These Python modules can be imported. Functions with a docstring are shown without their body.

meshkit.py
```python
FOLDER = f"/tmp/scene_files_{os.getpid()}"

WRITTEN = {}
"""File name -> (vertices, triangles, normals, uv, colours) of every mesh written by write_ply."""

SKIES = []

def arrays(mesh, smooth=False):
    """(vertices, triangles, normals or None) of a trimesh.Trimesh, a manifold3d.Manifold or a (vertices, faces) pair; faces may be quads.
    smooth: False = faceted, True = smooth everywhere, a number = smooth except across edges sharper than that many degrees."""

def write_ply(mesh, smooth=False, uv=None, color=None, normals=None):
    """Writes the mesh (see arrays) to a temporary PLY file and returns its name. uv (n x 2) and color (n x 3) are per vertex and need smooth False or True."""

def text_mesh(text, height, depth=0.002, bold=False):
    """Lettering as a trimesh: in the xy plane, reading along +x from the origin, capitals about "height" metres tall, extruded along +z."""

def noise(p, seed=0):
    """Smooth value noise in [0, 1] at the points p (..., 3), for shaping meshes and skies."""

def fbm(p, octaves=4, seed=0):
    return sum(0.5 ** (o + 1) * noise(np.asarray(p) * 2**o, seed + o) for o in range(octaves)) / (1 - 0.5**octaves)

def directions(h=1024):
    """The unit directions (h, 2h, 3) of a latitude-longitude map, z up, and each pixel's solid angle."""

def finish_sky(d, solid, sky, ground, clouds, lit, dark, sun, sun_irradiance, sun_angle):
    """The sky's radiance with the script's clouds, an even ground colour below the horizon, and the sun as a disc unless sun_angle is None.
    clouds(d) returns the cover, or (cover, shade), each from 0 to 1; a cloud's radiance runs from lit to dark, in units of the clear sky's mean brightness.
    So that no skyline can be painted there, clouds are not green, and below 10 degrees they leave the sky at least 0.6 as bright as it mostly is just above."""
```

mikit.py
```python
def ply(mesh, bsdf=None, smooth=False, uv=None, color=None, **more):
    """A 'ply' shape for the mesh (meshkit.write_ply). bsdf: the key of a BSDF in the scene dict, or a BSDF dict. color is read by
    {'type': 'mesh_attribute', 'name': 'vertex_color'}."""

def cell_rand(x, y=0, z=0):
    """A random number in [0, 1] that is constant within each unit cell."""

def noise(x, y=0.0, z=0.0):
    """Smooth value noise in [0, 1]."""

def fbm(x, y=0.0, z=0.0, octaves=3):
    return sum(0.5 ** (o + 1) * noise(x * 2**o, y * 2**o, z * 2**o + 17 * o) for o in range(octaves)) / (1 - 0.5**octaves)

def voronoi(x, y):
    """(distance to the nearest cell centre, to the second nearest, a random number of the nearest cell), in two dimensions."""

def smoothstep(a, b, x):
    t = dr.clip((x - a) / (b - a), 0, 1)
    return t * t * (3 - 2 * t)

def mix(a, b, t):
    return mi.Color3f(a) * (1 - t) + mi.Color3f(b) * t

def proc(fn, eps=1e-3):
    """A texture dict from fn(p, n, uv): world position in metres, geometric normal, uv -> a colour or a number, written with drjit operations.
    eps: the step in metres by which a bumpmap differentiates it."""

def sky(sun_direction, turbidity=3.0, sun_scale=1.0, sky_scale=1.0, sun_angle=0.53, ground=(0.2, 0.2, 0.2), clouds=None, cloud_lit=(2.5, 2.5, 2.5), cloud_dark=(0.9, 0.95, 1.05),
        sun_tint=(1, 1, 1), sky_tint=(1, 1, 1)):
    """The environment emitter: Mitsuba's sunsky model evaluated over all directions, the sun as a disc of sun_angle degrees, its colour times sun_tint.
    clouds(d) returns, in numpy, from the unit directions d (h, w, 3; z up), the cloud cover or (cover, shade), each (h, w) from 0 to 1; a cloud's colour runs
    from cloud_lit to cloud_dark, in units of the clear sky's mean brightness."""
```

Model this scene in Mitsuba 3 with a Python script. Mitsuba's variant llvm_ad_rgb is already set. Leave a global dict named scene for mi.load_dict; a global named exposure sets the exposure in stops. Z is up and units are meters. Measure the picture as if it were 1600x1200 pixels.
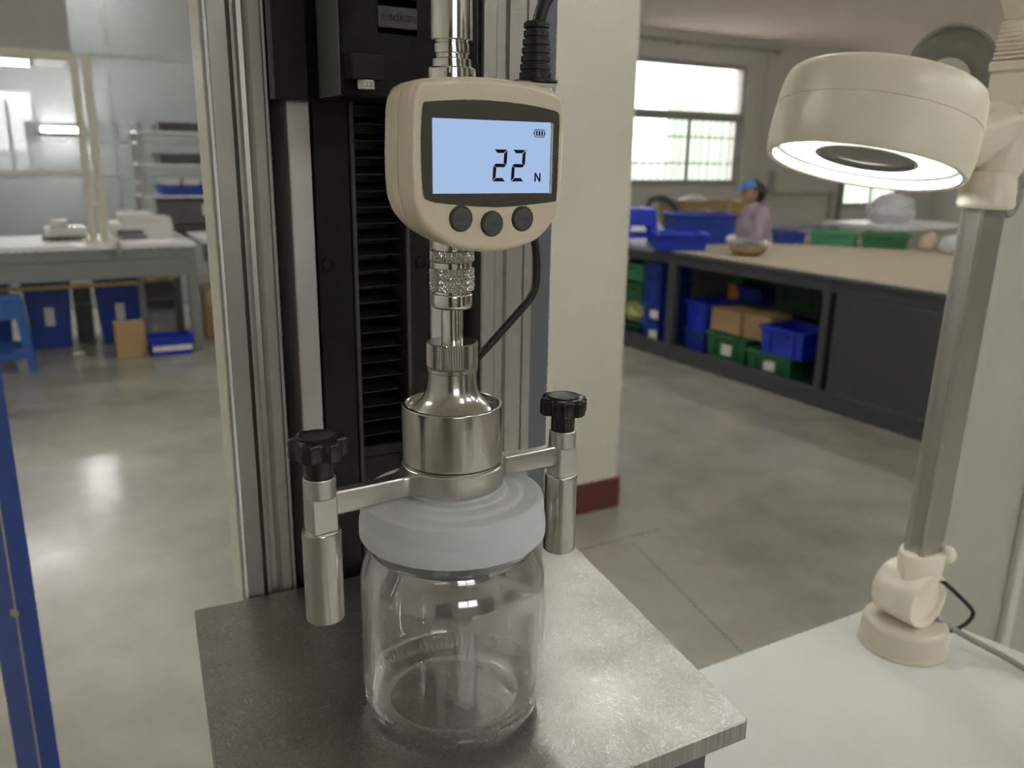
import math, random
import numpy as np, trimesh, manifold3d as m3
import mitsuba as mi
import mikit, meshkit
from mikit import proc, noise, fbm, smoothstep, mix
from shapely.geometry import Polygon, Point, box as sbox
import drjit as dr

random.seed(7); np.random.seed(7)
scene, labels = {}, {}
PI = math.pi

# ------------------------------------------------------------------ camera, sky, exposure
exposure = 0.27
EYE = np.array([0, 0, 1.35])
PITCH, ROLL = math.radians(15.2), math.radians(0.95)
FWD = np.array([0, math.cos(PITCH), -math.sin(PITCH)])
UP = math.cos(ROLL) * np.array([0, math.sin(PITCH), math.cos(PITCH)]) - math.sin(ROLL) * np.array([1, 0, 0])
scene['camera'] = {'type': 'thinlens', 'fov': 2 * math.degrees(math.atan(800 / 1300)), 'fov_axis': 'x',
                   'aperture_radius': 0.0011, 'focus_distance': 0.385, 'near_clip': 0.02, 'far_clip': 200,
                   'to_world': mi.ScalarTransform4f().look_at(origin=EYE.tolist(), target=(EYE + FWD).tolist(), up=UP.tolist())}
scene['sky'] = mikit.sky((-0.3, 0.5, 0.8), turbidity=6.0, sun_scale=0.0, sky_scale=20.0, ground=(0.35, 0.35, 0.33),
                         clouds=lambda d: np.full(d.shape[:2], 0.9), cloud_lit=(1.5, 1.5, 1.5), sky_tint=(1, 0.97, 0.93))
SKYSCALE = 1.0
TUBE = 118.0          # radiance of the ceiling tubes
RING = 8.5          # radiance of the ring lamp's LEDs
LCD = (0.30, 0.413, 0.625)

# ------------------------------------------------------------------ frames
A0 = math.radians(60)
Bx = np.array([math.sin(A0), math.cos(A0), 0]); Ax = np.array([-math.cos(A0), math.sin(A0), 0]); Zx = np.array([0, 0, 1.0])


def frame(o, x, y, z):
    M = np.eye(4); M[:3, 0], M[:3, 1], M[:3, 2], M[:3, 3] = x, y, z, o
    return M


WORLD = np.eye(4)
ROOM = frame([0, 0, 0], Bx, Ax, Zx)                      # (b, a, z): along the window wall, towards it, up
ORG = np.array([-0.0282, 0.380, 1.074])
TEST = frame(ORG, Bx, Ax, Zx)                            # (u, v, w) of the tester, origin on the plate under the load axis


def unit(v):
    v = np.asarray(v, float); return v / np.linalg.norm(v)


def axis_frame(o, z, xhint=(0, 0, 1)):
    z = unit(z); x = np.asarray(xhint, float) - np.dot(xhint, z) * z
    x = unit(x) if np.linalg.norm(x) > 1e-6 else unit(np.cross(z, [1, 0, 0]))
    return frame(o, x, np.cross(z, x), z)


def rz(o, deg, base=ROOM):
    c, s = math.cos(math.radians(deg)), math.sin(math.radians(deg))
    return base @ frame(o, [c, s, 0], [-s, c, 0], [0, 0, 1])


# ------------------------------------------------------------------ mesh helpers
def tm(v, f):
    return trimesh.Trimesh(np.asarray(v, float), np.asarray(f, int), process=False)


def man(m):
    me = m.to_mesh(); return tm(me.vert_properties[:, :3], me.tri_verts)


def hull(pts):
    return m3.Manifold.hull_points(np.asarray(pts, np.float64))


def cbm(x0, x1, y0, y1, z0, z1, c=0.002):
    c = min(c, (x1 - x0) * .45, (y1 - y0) * .45, (z1 - z0) * .45)
    P = []
    for x, X in ((x0, 1), (x1, -1)):
        for y, Y in ((y0, 1), (y1, -1)):
            for z, Z in ((z0, 1), (z1, -1)):
                P += [(x, y + c * Y, z + c * Z), (x + c * X, y, z + c * Z), (x + c * X, y + c * Y, z)]
    return hull(P)


def cb(*a, c=0.002):
    return man(cbm(*a, c=c))


def cat(*ms):
    return trimesh.util.concatenate([man(m) if hasattr(m, 'to_mesh') else m for m in ms])


def lathe(prof, n=64):
    """closed or open profile of (r, z), revolved about z; outward normals for profiles that run upward outside"""
    p = np.array(prof, float); p[:, 0] = np.maximum(p[:, 0], 0)
    m = trimesh.creation.revolve(p, sections=n)
    if m.volume < 0: m.invert()
    return m


def rlathe(prof, n, fn):
    """lathe whose vertices fn(r, t, z) -> (r, z) moves"""
    m = lathe(prof, n); v = m.vertices.copy()
    r, t = np.hypot(v[:, 0], v[:, 1]), np.arctan2(v[:, 1], v[:, 0])
    r2, z2 = fn(r, t, v[:, 2])
    m.vertices = np.column_stack([r2 * np.cos(t), r2 * np.sin(t), z2]); return m


def prism(poly, z0, z1):
    m = trimesh.creation.extrude_polygon(poly if hasattr(poly, 'exterior') else Polygon(poly), z1 - z0, engine='earcut')
    m.apply_translation([0, 0, z0]); return m


def spline(pts, n=8):
    p = np.asarray(pts, float); p = np.vstack([2 * p[0] - p[1], p, 2 * p[-1] - p[-2]]); out = []
    for i in range(1, len(p) - 2):
        for t in np.linspace(0, 1, n, endpoint=False):
            a, b, c, d = p[i - 1:i + 3]
            out.append(.5 * (2 * b + (c - a) * t + (2 * a - 5 * b + 4 * c - d) * t * t + (3 * b - a - 3 * c + d) * t ** 3))
    out.append(p[-2]); return np.array(out)


def tube(pts, r, sides=12, n=8):
    p = spline(pts, n) if n else np.asarray(pts, float)
    rr = np.interp(np.linspace(0, 1, len(p)), np.linspace(0, 1, len(np.atleast_1d(r))), np.atleast_1d(r)) if np.ndim(r) else np.full(len(p), r)
    t = np.gradient(p, axis=0); t /= np.linalg.norm(t, axis=1, keepdims=True)
    a = np.cross(t[0], [0.3, 0.5, 0.8]); a /= np.linalg.norm(a); V = []
    for i in range(len(p)):
        a = a - np.dot(a, t[i]) * t[i]; a /= np.linalg.norm(a); b = np.cross(t[i], a)
        ang = np.arange(sides) * 2 * PI / sides
        V.append(p[i] + rr[i] * (np.cos(ang)[:, None] * a + np.sin(ang)[:, None] * b))
    V = np.vstack(V); F = []
    for i in range(len(p) - 1):
        for j in range(sides):
            q = [i * sides + j, i * sides + (j + 1) % sides, (i + 1) * sides + (j + 1) % sides, (i + 1) * sides + j]
            F += [[q[0], q[1], q[2]], [q[0], q[2], q[3]]]
    n0 = len(V); V = np.vstack([V, p[0], p[-1]]); e = (len(p) - 1) * sides
    for j in range(sides):
        F += [[n0, (j + 1) % sides, j], [n0 + 1, e + j, e + (j + 1) % sides]]
    return tm(V, F)


def loft(rings, cap0=True, cap1=True):
    """rings: list of (n, 3) closed loops of equal length"""
    n = len(rings[0]); V = np.vstack(rings); F = []
    for i in range(len(rings) - 1):
        for j in range(n):
            a, b, c, d = i * n + j, i * n + (j + 1) % n, (i + 1) * n + (j + 1) % n, (i + 1) * n + j
            F += [[a, b, c], [a, c, d]]
    if cap0:
        V = np.vstack([V, rings[0].mean(0)]); F += [[len(V) - 1, (j + 1) % n, j] for j in range(n)]
    if cap1:
        V = np.vstack([V, rings[-1].mean(0)]); o = (len(rings) - 1) * n; F += [[len(V) - 1, o + j, o + (j + 1) % n] for j in range(n)]
    m = tm(V, F)
    if m.volume < 0: m.invert()
    return m


def inset(loop, d):
    """a smooth closed 2D loop moved inwards by d"""
    t = np.roll(loop, -1, 0) - np.roll(loop, 1, 0); t /= np.linalg.norm(t, axis=1, keepdims=True)
    nrm = np.column_stack([t[:, 1], -t[:, 0]])
    if np.sum((loop - loop.mean(0)) * nrm) > 0: nrm = -nrm
    return loop + nrm * d


def closed(pts, n=160):
    p = np.asarray(pts, float); k = len(p); q = np.vstack([p[-2:], p, p[:3]]); out = []
    for i in range(2, k + 2):
        for t in np.linspace(0, 1, 12, endpoint=False):
            a, b, c, d = q[i - 1:i + 3]
            out.append(.5 * (2 * b + (c - a) * t + (2 * a - 5 * b + 4 * c - d) * t * t + (3 * b - a - 3 * c + d) * t ** 3))
    out = np.array(out); s = np.r_[0, np.cumsum(np.linalg.norm(np.diff(np.vstack([out, out[:1]]), axis=0), axis=1))]
    g = np.linspace(0, s[-1], n, endpoint=False); o2 = np.vstack([out, out[:1]])
    return np.column_stack([np.interp(g, s, o2[:, 0]), np.interp(g, s, o2[:, 1])])


def onface(m, v):
    """a mesh built in xy, thickness +z -> the (u, w) plane at v, thickness towards the viewer (-v)"""
    m = m.copy(); m.apply_transform(np.array([[1, 0, 0, 0], [0, 0, -1, v], [0, 1, 0, 0], [0, 0, 0, 1.0]])); return m


used = set()


def name(base):
    k, i = base, 0
    while k in used:
        i += 1; k = f'{base}_{i:03d}'
    used.add(k); return k


def put(key, mesh, mat, fr=WORLD, smooth=30, **more):
    key = name(key)
    if hasattr(mesh, 'to_mesh'): mesh = man(mesh)
    m = mesh.copy(); m.apply_transform(fr)
    scene[key] = mikit.ply(m, mat, smooth=smooth, **more)
    return key


def tag(key, label=None, cat_=None, group=None, kind=None):
    d = labels.setdefault(key, {})
    for k, v in (('label', label), ('category', cat_), ('group', group), ('kind', kind)):
        if v: d[k] = v
    return key


def thing(base, label, cat_, group=None):
    return tag(name(base), label, cat_, group)


# ------------------------------------------------------------------ materials
def rgb(*c): return {'type': 'rgb', 'value': list(c)}


def mat(key, color, rough=.5, metal=0.0, spec=.5, two=True, **k):
    b = {'type': 'principled', 'base_color': rgb(*color) if isinstance(color, (tuple, list)) else color,
         'roughness': rough, 'metallic': metal, **k}
    if not metal: b['specular'] = spec
    scene[key] = {'type': 'twosided', 'bsdf': b} if two else b
    return key


def floor_col(p, n, uv):
    a = fbm(p.x * 1.1, p.y * 1.1, 0, 4); b = fbm(p.x * 6 + 3, p.y * 6, 2.0, 3); c = noise(p.x * 40, p.y * 40)
    k = 0.84 + 0.62 * (a - .5) + 0.30 * (b - .5) + 0.05 * (c - .5)
    return mi.Color3f(.36, .345, .295) * k


def floor_rough(p, n, uv):
    return 0.15 + 0.22 * fbm(p.x * 1.7 + 9, p.y * 1.7, 4.0, 3)


def floor_bump(p, n, uv):
    return fbm(p.x * 7, p.y * 7, 0, 3) * .0016


def plate_col(p, n, uv):
    a = fbm(p.x * 60, p.y * 60, 0, 3); s = fbm(p.x * 900 + 40 * noise(p.y * 300), p.y * 900 + 40 * noise(p.x * 300, 7.0), 0, 2)
    return mi.Color3f(.36, .35, .33) * (.84 + .24 * (a - .5) + .40 * smoothstep(.52, .74, s))


def plate_rough(p, n, uv):
    return .33 + .14 * fbm(p.x * 45 + 5, p.y * 45, 0, 3)


def plate_bump(p, n, uv):
    s = noise(p.x * 650 + 3 * noise(p.y * 220, 1.0), p.y * 650 + 3 * noise(p.x * 220, 3.0))
    return dr.abs(s - .5) * .00007


mat('mat_floor', proc(floor_col), proc(floor_rough), spec=.6)
scene['mat_floor'] = {'type': 'twosided', 'bsdf': {'type': 'bumpmap', 'arbitrary': proc(floor_bump, eps=.01), 'scale': 1.0, 'bsdf': scene['mat_floor']['bsdf']}}
scene['mat_plate'] = {'type': 'twosided', 'bsdf': {'type': 'bumpmap', 'arbitrary': proc(plate_bump, eps=2e-4), 'scale': 1.0, 'bsdf': {
    'type': 'principled', 'base_color': proc(plate_col), 'roughness': proc(plate_rough), 'metallic': 1.0}}}
mat('mat_wall', proc(lambda p, n, uv: mi.Color3f(.60, .585, .545) * (.95 + .1 * fbm(p.x * 2, p.y * 2, p.z * 2, 2))), .75)
mat('mat_panel', (.43, .455, .455), .5)
mat('mat_ceiling', (.84, .80, .73), .8)
mat('mat_pillar', proc(lambda p, n, uv: mi.Color3f(.84, .80, .70) * (.95 + .1 * fbm(p.x * 3, p.y * 3, p.z * 3, 2))), .7)
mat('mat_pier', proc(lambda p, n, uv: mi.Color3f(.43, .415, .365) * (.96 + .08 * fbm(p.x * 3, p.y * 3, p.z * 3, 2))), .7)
mat('mat_skirting', (.12, .032, .022), .5)
mat('mat_bulkhead', (.40, .40, .385), .7)
mat('mat_steel', (.50, .475, .44), .19, 1.0)
mat('mat_chrome', (.72, .69, .645), .05, 1.0)
mat('mat_alu', (.58, .56, .525), .30, 1.0)
mat('mat_profile', (.34, .325, .30), .36, .75)
mat('mat_profile_light', (.44, .425, .405), .42, .5)
mat('mat_black', (.005, .005, .005), .42, spec=.10)
mat('mat_black_gloss', (.004, .004, .004), .16, spec=.45)
mat('mat_black_satin', (.006, .006, .0055), .32, spec=.2)
mat('mat_black_edge', (.04, .039, .036), .42, .3)
mat('mat_bellows', (.008, .008, .008), .38, spec=.35)
mat('mat_rubber', (.006, .006, .006), .40, spec=.3)
mat('mat_dark_blue_grey', (.085, .09, .105), .45)
mat('mat_label_plate', (.014, .014, .0135), .45)
mat('mat_carriage_lit_side', (.085, .09, .085), .42)
mat('mat_gauge', (.56, .49, .37), .28, spec=.5, clearcoat=.3, clearcoat_gloss=.8)
mat('mat_bezel', (.042, .039, .031), .30, spec=.35)
mat('mat_button', (.045, .043, .040), .42)
mat('mat_button_text', (.025, .025, .024), .6)
mat('mat_digit', (.004, .005, .02), .7, spec=.1)
scene['mat_lid'] = {'type': 'principledthin', 'base_color': rgb(.70, .72, .735), 'roughness': .24, 'diff_trans': .75, 'eta': 1.45}
scene['mat_glass'] = {'type': 'dielectric', 'int_ior': 1.5, 'ext_ior': 1.0}
scene['mat_glass_wall'] = {'type': 'thindielectric', 'int_ior': 1.8}
scene['mat_pane'] = {'type': 'thindielectric', 'int_ior': 1.5}
mat('mat_lamp', (.76, .70, .57), .34, spec=.5)
mat('mat_lamp_base', (.56, .50, .41), .36)
mat('mat_lamp_grey', (.22, .22, .20), .4)
mat('mat_lens', (.16, .16, .15), .12, spec=.8)
mat('mat_lamp_white', (.85, .85, .83), .5)
mat('mat_post', (.40, .39, .35), .32, .8)
mat('mat_table', (.60, .605, .575), .42, spec=.4)
mat('mat_cable_grey', (.25, .25, .24), .5)
mat('mat_blue_steel', (.016, .050, .235), .32, spec=.5, clearcoat=.3)
mat('mat_blue', (.010, .028, .42), .42)
mat('mat_blue_deep', (.010, .035, .26), .45)
mat('mat_blue_stool', (.010, .075, .30), .38)
mat('mat_green', (.016, .11, .045), .5)
mat('mat_green_light', (.045, .22, .105), .5)
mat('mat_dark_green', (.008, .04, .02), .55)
mat('mat_card', (.42, .28, .14), .75)
mat('mat_card_pale', (.50, .42, .30), .75)
mat('mat_label', (.72, .72, .68), .7)
mat('mat_yellow', (.55, .44, .10), .5)
mat('mat_yellow_green', (.42, .48, .16), .55)
mat('mat_orange', (.55, .22, .03), .5)
mat('mat_bench_dark', (.040, .043, .048), .45)
mat('mat_bench_gray', (.20, .215, .21), .5)
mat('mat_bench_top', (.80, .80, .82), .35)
mat('mat_mat_beige', (.335, .285, .215), .6)
mat('mat_grey_top', (.22, .22, .27), .45)
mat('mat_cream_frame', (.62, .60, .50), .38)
mat('mat_frame_grey', (.36, .36, .345), .5)
mat('mat_white_plastic', (.66, .66, .64), .4)
mat('mat_grey_plastic', (.36, .36, .35), .5)
mat('mat_grey_dark', (.07, .07, .07), .5)
mat('mat_film', (.62, .63, .66), .25)
mat('mat_skin', (.50, .30, .21), .5)
mat('mat_hair', (.012, .010, .009), .45)
mat('mat_shirt', (.50, .38, .46), .85)
mat('mat_trousers', (.05, .05, .07), .85)
mat('mat_cap', (.10, .35, .80), .7)
mat('mat_bamboo', (.42, .31, .14), .6)
mat('mat_wicker', (.36, .27, .14), .7)
mat('mat_outside_pink', (.62, .50, .47), .8)
mat('mat_outside_green', (.46, .60, .47), .8)
mat('mat_bar', (.30, .33, .30), .5)
mat('mat_tube_case', (.6, .6, .58), .4)


def glow(*c): return {'emitter': {'type': 'area', 'radiance': rgb(*c)}}


# ------------------------------------------------------------------ the setting
CEIL = 2.82
RB0, RB1, RA0, RA1 = -3.2, 12.2, -3.6, 8.2


def struct(key, mesh, m, fr=ROOM, smooth=False):
    k = put(key, mesh, m, fr, smooth); tag(k, kind='structure'); return k


struct('floor', cb(RB0 - .2, RB1 + .2, RA0 - .2, RA1 + .2, -.15, 0, c=.001), 'mat_floor')
put('floor__joint', cat(*[cb(1.20, 1.95, a - .003, a + .003, -.002, .0006, c=.0002) for a in (2.23,)],
                        *[tube([[1.785, 2.203, -.0017], [1.631, 1.508, -.0017], [1.35, .25, -.0017]], .0026, 6, 1)]), 'mat_grey_dark', ROOM)
struct('ceiling', cb(RB0 - .2, RB1 + .2, RA0 - .2, RA1 + .2, CEIL, CEIL + .15, c=.001), 'mat_ceiling')
W1 = (6.20, 8.11, 1.04, 2.51)
W2 = (10.12, 11.45, .72, 2.2)
bk = []
for b0, b1, z0, z1 in ((RB0 - .2, W1[0], 0, CEIL), (W1[0], W1[1], 0, W1[2]), (W1[0], W1[1], W1[3], CEIL), (W1[1], W2[0], 0, CEIL),
                       (W2[0], W2[1], 0, W2[2]), (W2[0], W2[1], W2[3], CEIL), (W2[1], RB1 + .2, 0, CEIL)):
    bk.append(trimesh.creation.box(bounds=[[b0, RA1, z0], [b1, RA1 + .24, z1]]))
struct('wall_back', cat(*bk), 'mat_wall')
for b0, b1 in ((RB0, -1.25), (-1.25, .742), (.742, 2.7), (2.7, 4.7)):      # white wall panels with open joints
    for z0, z1 in ((0, 1.128), (1.128, 1.42), (1.42, 2.122), (2.122, CEIL)):
        put('wall_back__panel', cb(b0 + .006, b1 - .006, RA1 - .014, RA1, z0 + .005, z1 - .005, c=.002), 'mat_panel', ROOM)
struct('wall_left', trimesh.creation.box(bounds=[[RB0 - .2, RA0 - .2, 0], [RB0, RA1 + .2, CEIL]]), 'mat_wall')
struct('wall_right', trimesh.creation.box(bounds=[[RB1, RA0 - .2, 0], [RB1 + .2, RA1 + .2, CEIL]]), 'mat_wall')
W3 = (-1.3, .35, .95, 2.35)          # added window: fill light and a bright streak in the polished steel
struct('wall_front', cat(*[trimesh.creation.box(bounds=[[b0, RA0 - .2, z0], [b1, RA0, z1]]) for b0, b1, z0, z1 in
       ((RB0 - .2, W3[0], 0, CEIL), (W3[0], W3[1], 0, W3[2]), (W3[0], W3[1], W3[3], CEIL), (W3[1], RB1 + .2, 0, CEIL))]), 'mat_wall')
# the wall that juts in behind the lamp
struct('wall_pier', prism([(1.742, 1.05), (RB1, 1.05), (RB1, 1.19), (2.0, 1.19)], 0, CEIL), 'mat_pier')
put('wall_pier__pipe_casing', cb(2.100, 2.140, 1.03, 1.05, 0, CEIL, c=.004), 'mat_wall', ROOM)
# pillar beside the tester
struct('pillar', cat(cb(1.28, 1.935, 2.49, 2.95, 0, CEIL, c=.012)), 'mat_pillar')
put('pillar__baseboard', cat(cb(1.272, 1.943, 2.482, 2.958, 0, .125, c=.003)), 'mat_skirting', ROOM)
struct('bulkhead', cb(RB0, .405, 7.0, RA1 - .015, 2.007, CEIL, c=.004), 'mat_bulkhead')


def window(key, W, a, sashes, transom=None, bars=False):
    """frame, transom, sashes with panes and a grille outside, set in the wall at a"""
    struct(key, cat(cb(W[0], W[0] + .05, a + .03, a + .12, W[2], W[3], c=.004), cb(W[1] - .05, W[1], a + .03, a + .12, W[2], W[3], c=.004),
                    cb(W[0], W[1], a + .03, a + .12, W[3] - .05, W[3], c=.004), cb(W[0], W[1], a + .03, a + .12, W[2], W[2] + .04, c=.004)), 'mat_frame_grey')
    top = W[3] - .05
    if transom:
        put(key + '__transom', cb(W[0], W[1], a + .03, a + .12, transom[0], transom[1], c=.004), 'mat_frame_grey', ROOM)
        put(key + '__pane', cb(W[0] + .05, W[1] - .05, a + .07, a + .072, transom[1], top, c=.0002), 'mat_pane', ROOM, False)
        top = transom[0]
    n = len(sashes) - 1
    for i in range(n):
        x0, x1 = sashes[i], sashes[i + 1]; o = .02 * (i % 2)
        sk = name(key + '__sash'); f = .038
        m = cat(cb(x0, x0 + f, a + .045 + o, a + .065 + o, W[2] + .04, top, c=.003), cb(x1 - f, x1, a + .045 + o, a + .065 + o, W[2] + .04, top, c=.003),
                cb(x0, x1, a + .045 + o, a + .065 + o, W[2] + .04, W[2] + .08, c=.003), cb(x0, x1, a + .045 + o, a + .065 + o, top - .035, top, c=.003))
        m.apply_transform(ROOM); scene[sk] = mikit.ply(m, 'mat_frame_grey', smooth=30)
        put(sk + '__pane', cb(x0 + f, x1 - f, a + .054 + o, a + .056 + o, W[2] + .08, top - .035, c=.0002), 'mat_pane', ROOM, False)
    if bars:
        for b in np.arange(W[0] + .1, W[1] - .02, .115):
            put(key + '__grille_bar', cb(b - .007, b + .007, a + .17, a + .184, W[2], top, c=.002), 'mat_bar', ROOM)
        for z in (W[2] + .28, W[2] + .60):
            put(key + '__grille_bar', cb(W[0], W[1], a + .168, a + .186, z - .012, z + .012, c=.002), 'mat_bar', ROOM)


window('window_1', W1, RA1, (6.25, 7.24, 8.06), (1.868, 1.94), True)
window('window_2', W2, RA1, (10.17, 10.80, 11.40), None, False)
window('window_3', W3, RA0 - .2, (-1.25, -.45, .30), None, False)
k = thing('curtain_rod', 'thin grey curtain rod mounted just above the large barred window', 'curtain rod')
put(k + '__rod', tube([[6.3, RA1 - .06, 2.712], [8.6, RA1 - .06, 2.715]], .016, 10, 1), 'mat_grey_plastic', ROOM)
for b in (6.9, 8.55): put(k + '__bracket', cb(b - .02, b + .02, RA1 - .07, RA1, 2.68, 2.735, c=.004), 'mat_grey_plastic', ROOM)
k = put('wall_pipe', tube([[8.42, RA1 - .03, .0], [8.42, RA1 - .03, 2.69]], .022, 10, 1), 'mat_wall', ROOM)
tag(k, 'pale vertical pipe on the wall just right of the large window', 'pipe')
k = put('wall_pipe', tube([[10.03, RA1 - .03, .0], [10.03, RA1 - .03, CEIL - .01]], .035, 10, 1), 'mat_bench_gray', ROOM)
tag(k, 'grey vertical pipe on the wall under the ring lamp, left of the small window', 'pipe')
# outside the windows
k = thing('neighbour_building', 'pale pinkish building wall seen through the left half of the barred window', 'building')
put(k + '__wall', cb(2, 9.9, 13.0, 16, -1.5, 4.6, c=.03), 'mat_outside_pink', ROOM)
for b in (6.4, 8.1):
    for z in (.9, 2.6): put(k + '__window', cb(b, b + 1.0, 12.96, 13.02, z, z + 1.1, c=.02), 'mat_frame_grey', ROOM)
k = put('garden_fence', cat(*[cb(9.95 + .25 * i, 10.17 + .25 * i, 11.9, 11.96, -.5, 2.3, c=.01) for i in range(26)]), 'mat_outside_green', ROOM)
tag(k, 'green board fence seen through the right half of the barred window', 'fence')
k = put('outside_ground', cb(-14, 30, 8.5, 30, -.6, -.5, c=.01), 'mat_outside_pink', ROOM); tag(k, kind='structure')


# ------------------------------------------------------------------ lamps of the room
def tube_lamp(b, a, z, along, L, label, group, wall=False):
    t = thing('tube_lamp', label, 'tube light', group)
    fr = ROOM @ frame([b, a, z], [1, 0, 0], [0, 1, 0], [0, 0, 1]) if along == 'b' else ROOM @ frame([b, a, z], [0, 1, 0], [-1, 0, 0], [0, 0, 1])
    up = cb(-L / 2 - .03, L / 2 + .03, .02, .06, -.03, .03, c=.006) if wall else cb(-L / 2 - .03, L / 2 + .03, -.035, .035, .022, .07, c=.006)
    put(t + '__housing', up, 'mat_tube_case', fr)
    put(t + '__tube', tube([[-L / 2, 0, 0], [L / 2, 0, 0]], .016, 12, 1), 'mat_lamp_white', fr, True, **glow(TUBE * 1.0, TUBE * 1.0, TUBE * .97))
    for s in (-1, 1): put(t + '__end_cap', cb(s * L / 2 - .014, s * L / 2 + .014, -.02, .021, -.02, .0225, c=.004), 'mat_white_plastic', fr)


for b, a, al, wh in ((.25, 7.35, 'b', 'over the back bench'), (-1.6, 2.2, 'a', 'by the left wall, level with the tester'), 
                     (.8, -1.9, 'a', 'added behind the camera as fill, nearest the front wall'), (4.2, .2, 'b', 'right of the camera'), (2.5, -1.9, 'a', 'added behind the camera as fill, to its right'), (3.0, 4.1, 'a', 'over the aisle before the bench bays'), (4.6, -1.4, 'a', 'behind the lamp wall'),  # the pair behind the camera is added to fill the foreground
                     (5.2, 2.6, 'a', 'over the right end of the bench'), (8.4, 2.9, 'a', 'farthest to the right')):
    tube_lamp(b, a, CEIL - .072, al, 1.25, 'white tube light on the workshop ceiling, ' + wh, 'ceiling tube lights')
tube_lamp(1.45, 1.92, CEIL - .072, 'a', .60, 'short white tube light on the workshop ceiling, just before the pillar', None)
tube_lamp(-.165, 7.12, 1.935, 'b', .62, 'glowing white tube light at the top left, behind the glass screen', None, False)
tube_lamp(.335, 8.12, 1.515, 'b', .33, 'short glowing tube standing in for a reflection in the glass screen, left of the cream posts', None, True)  # added tube, glowing where the glass would show a reflected light

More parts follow.
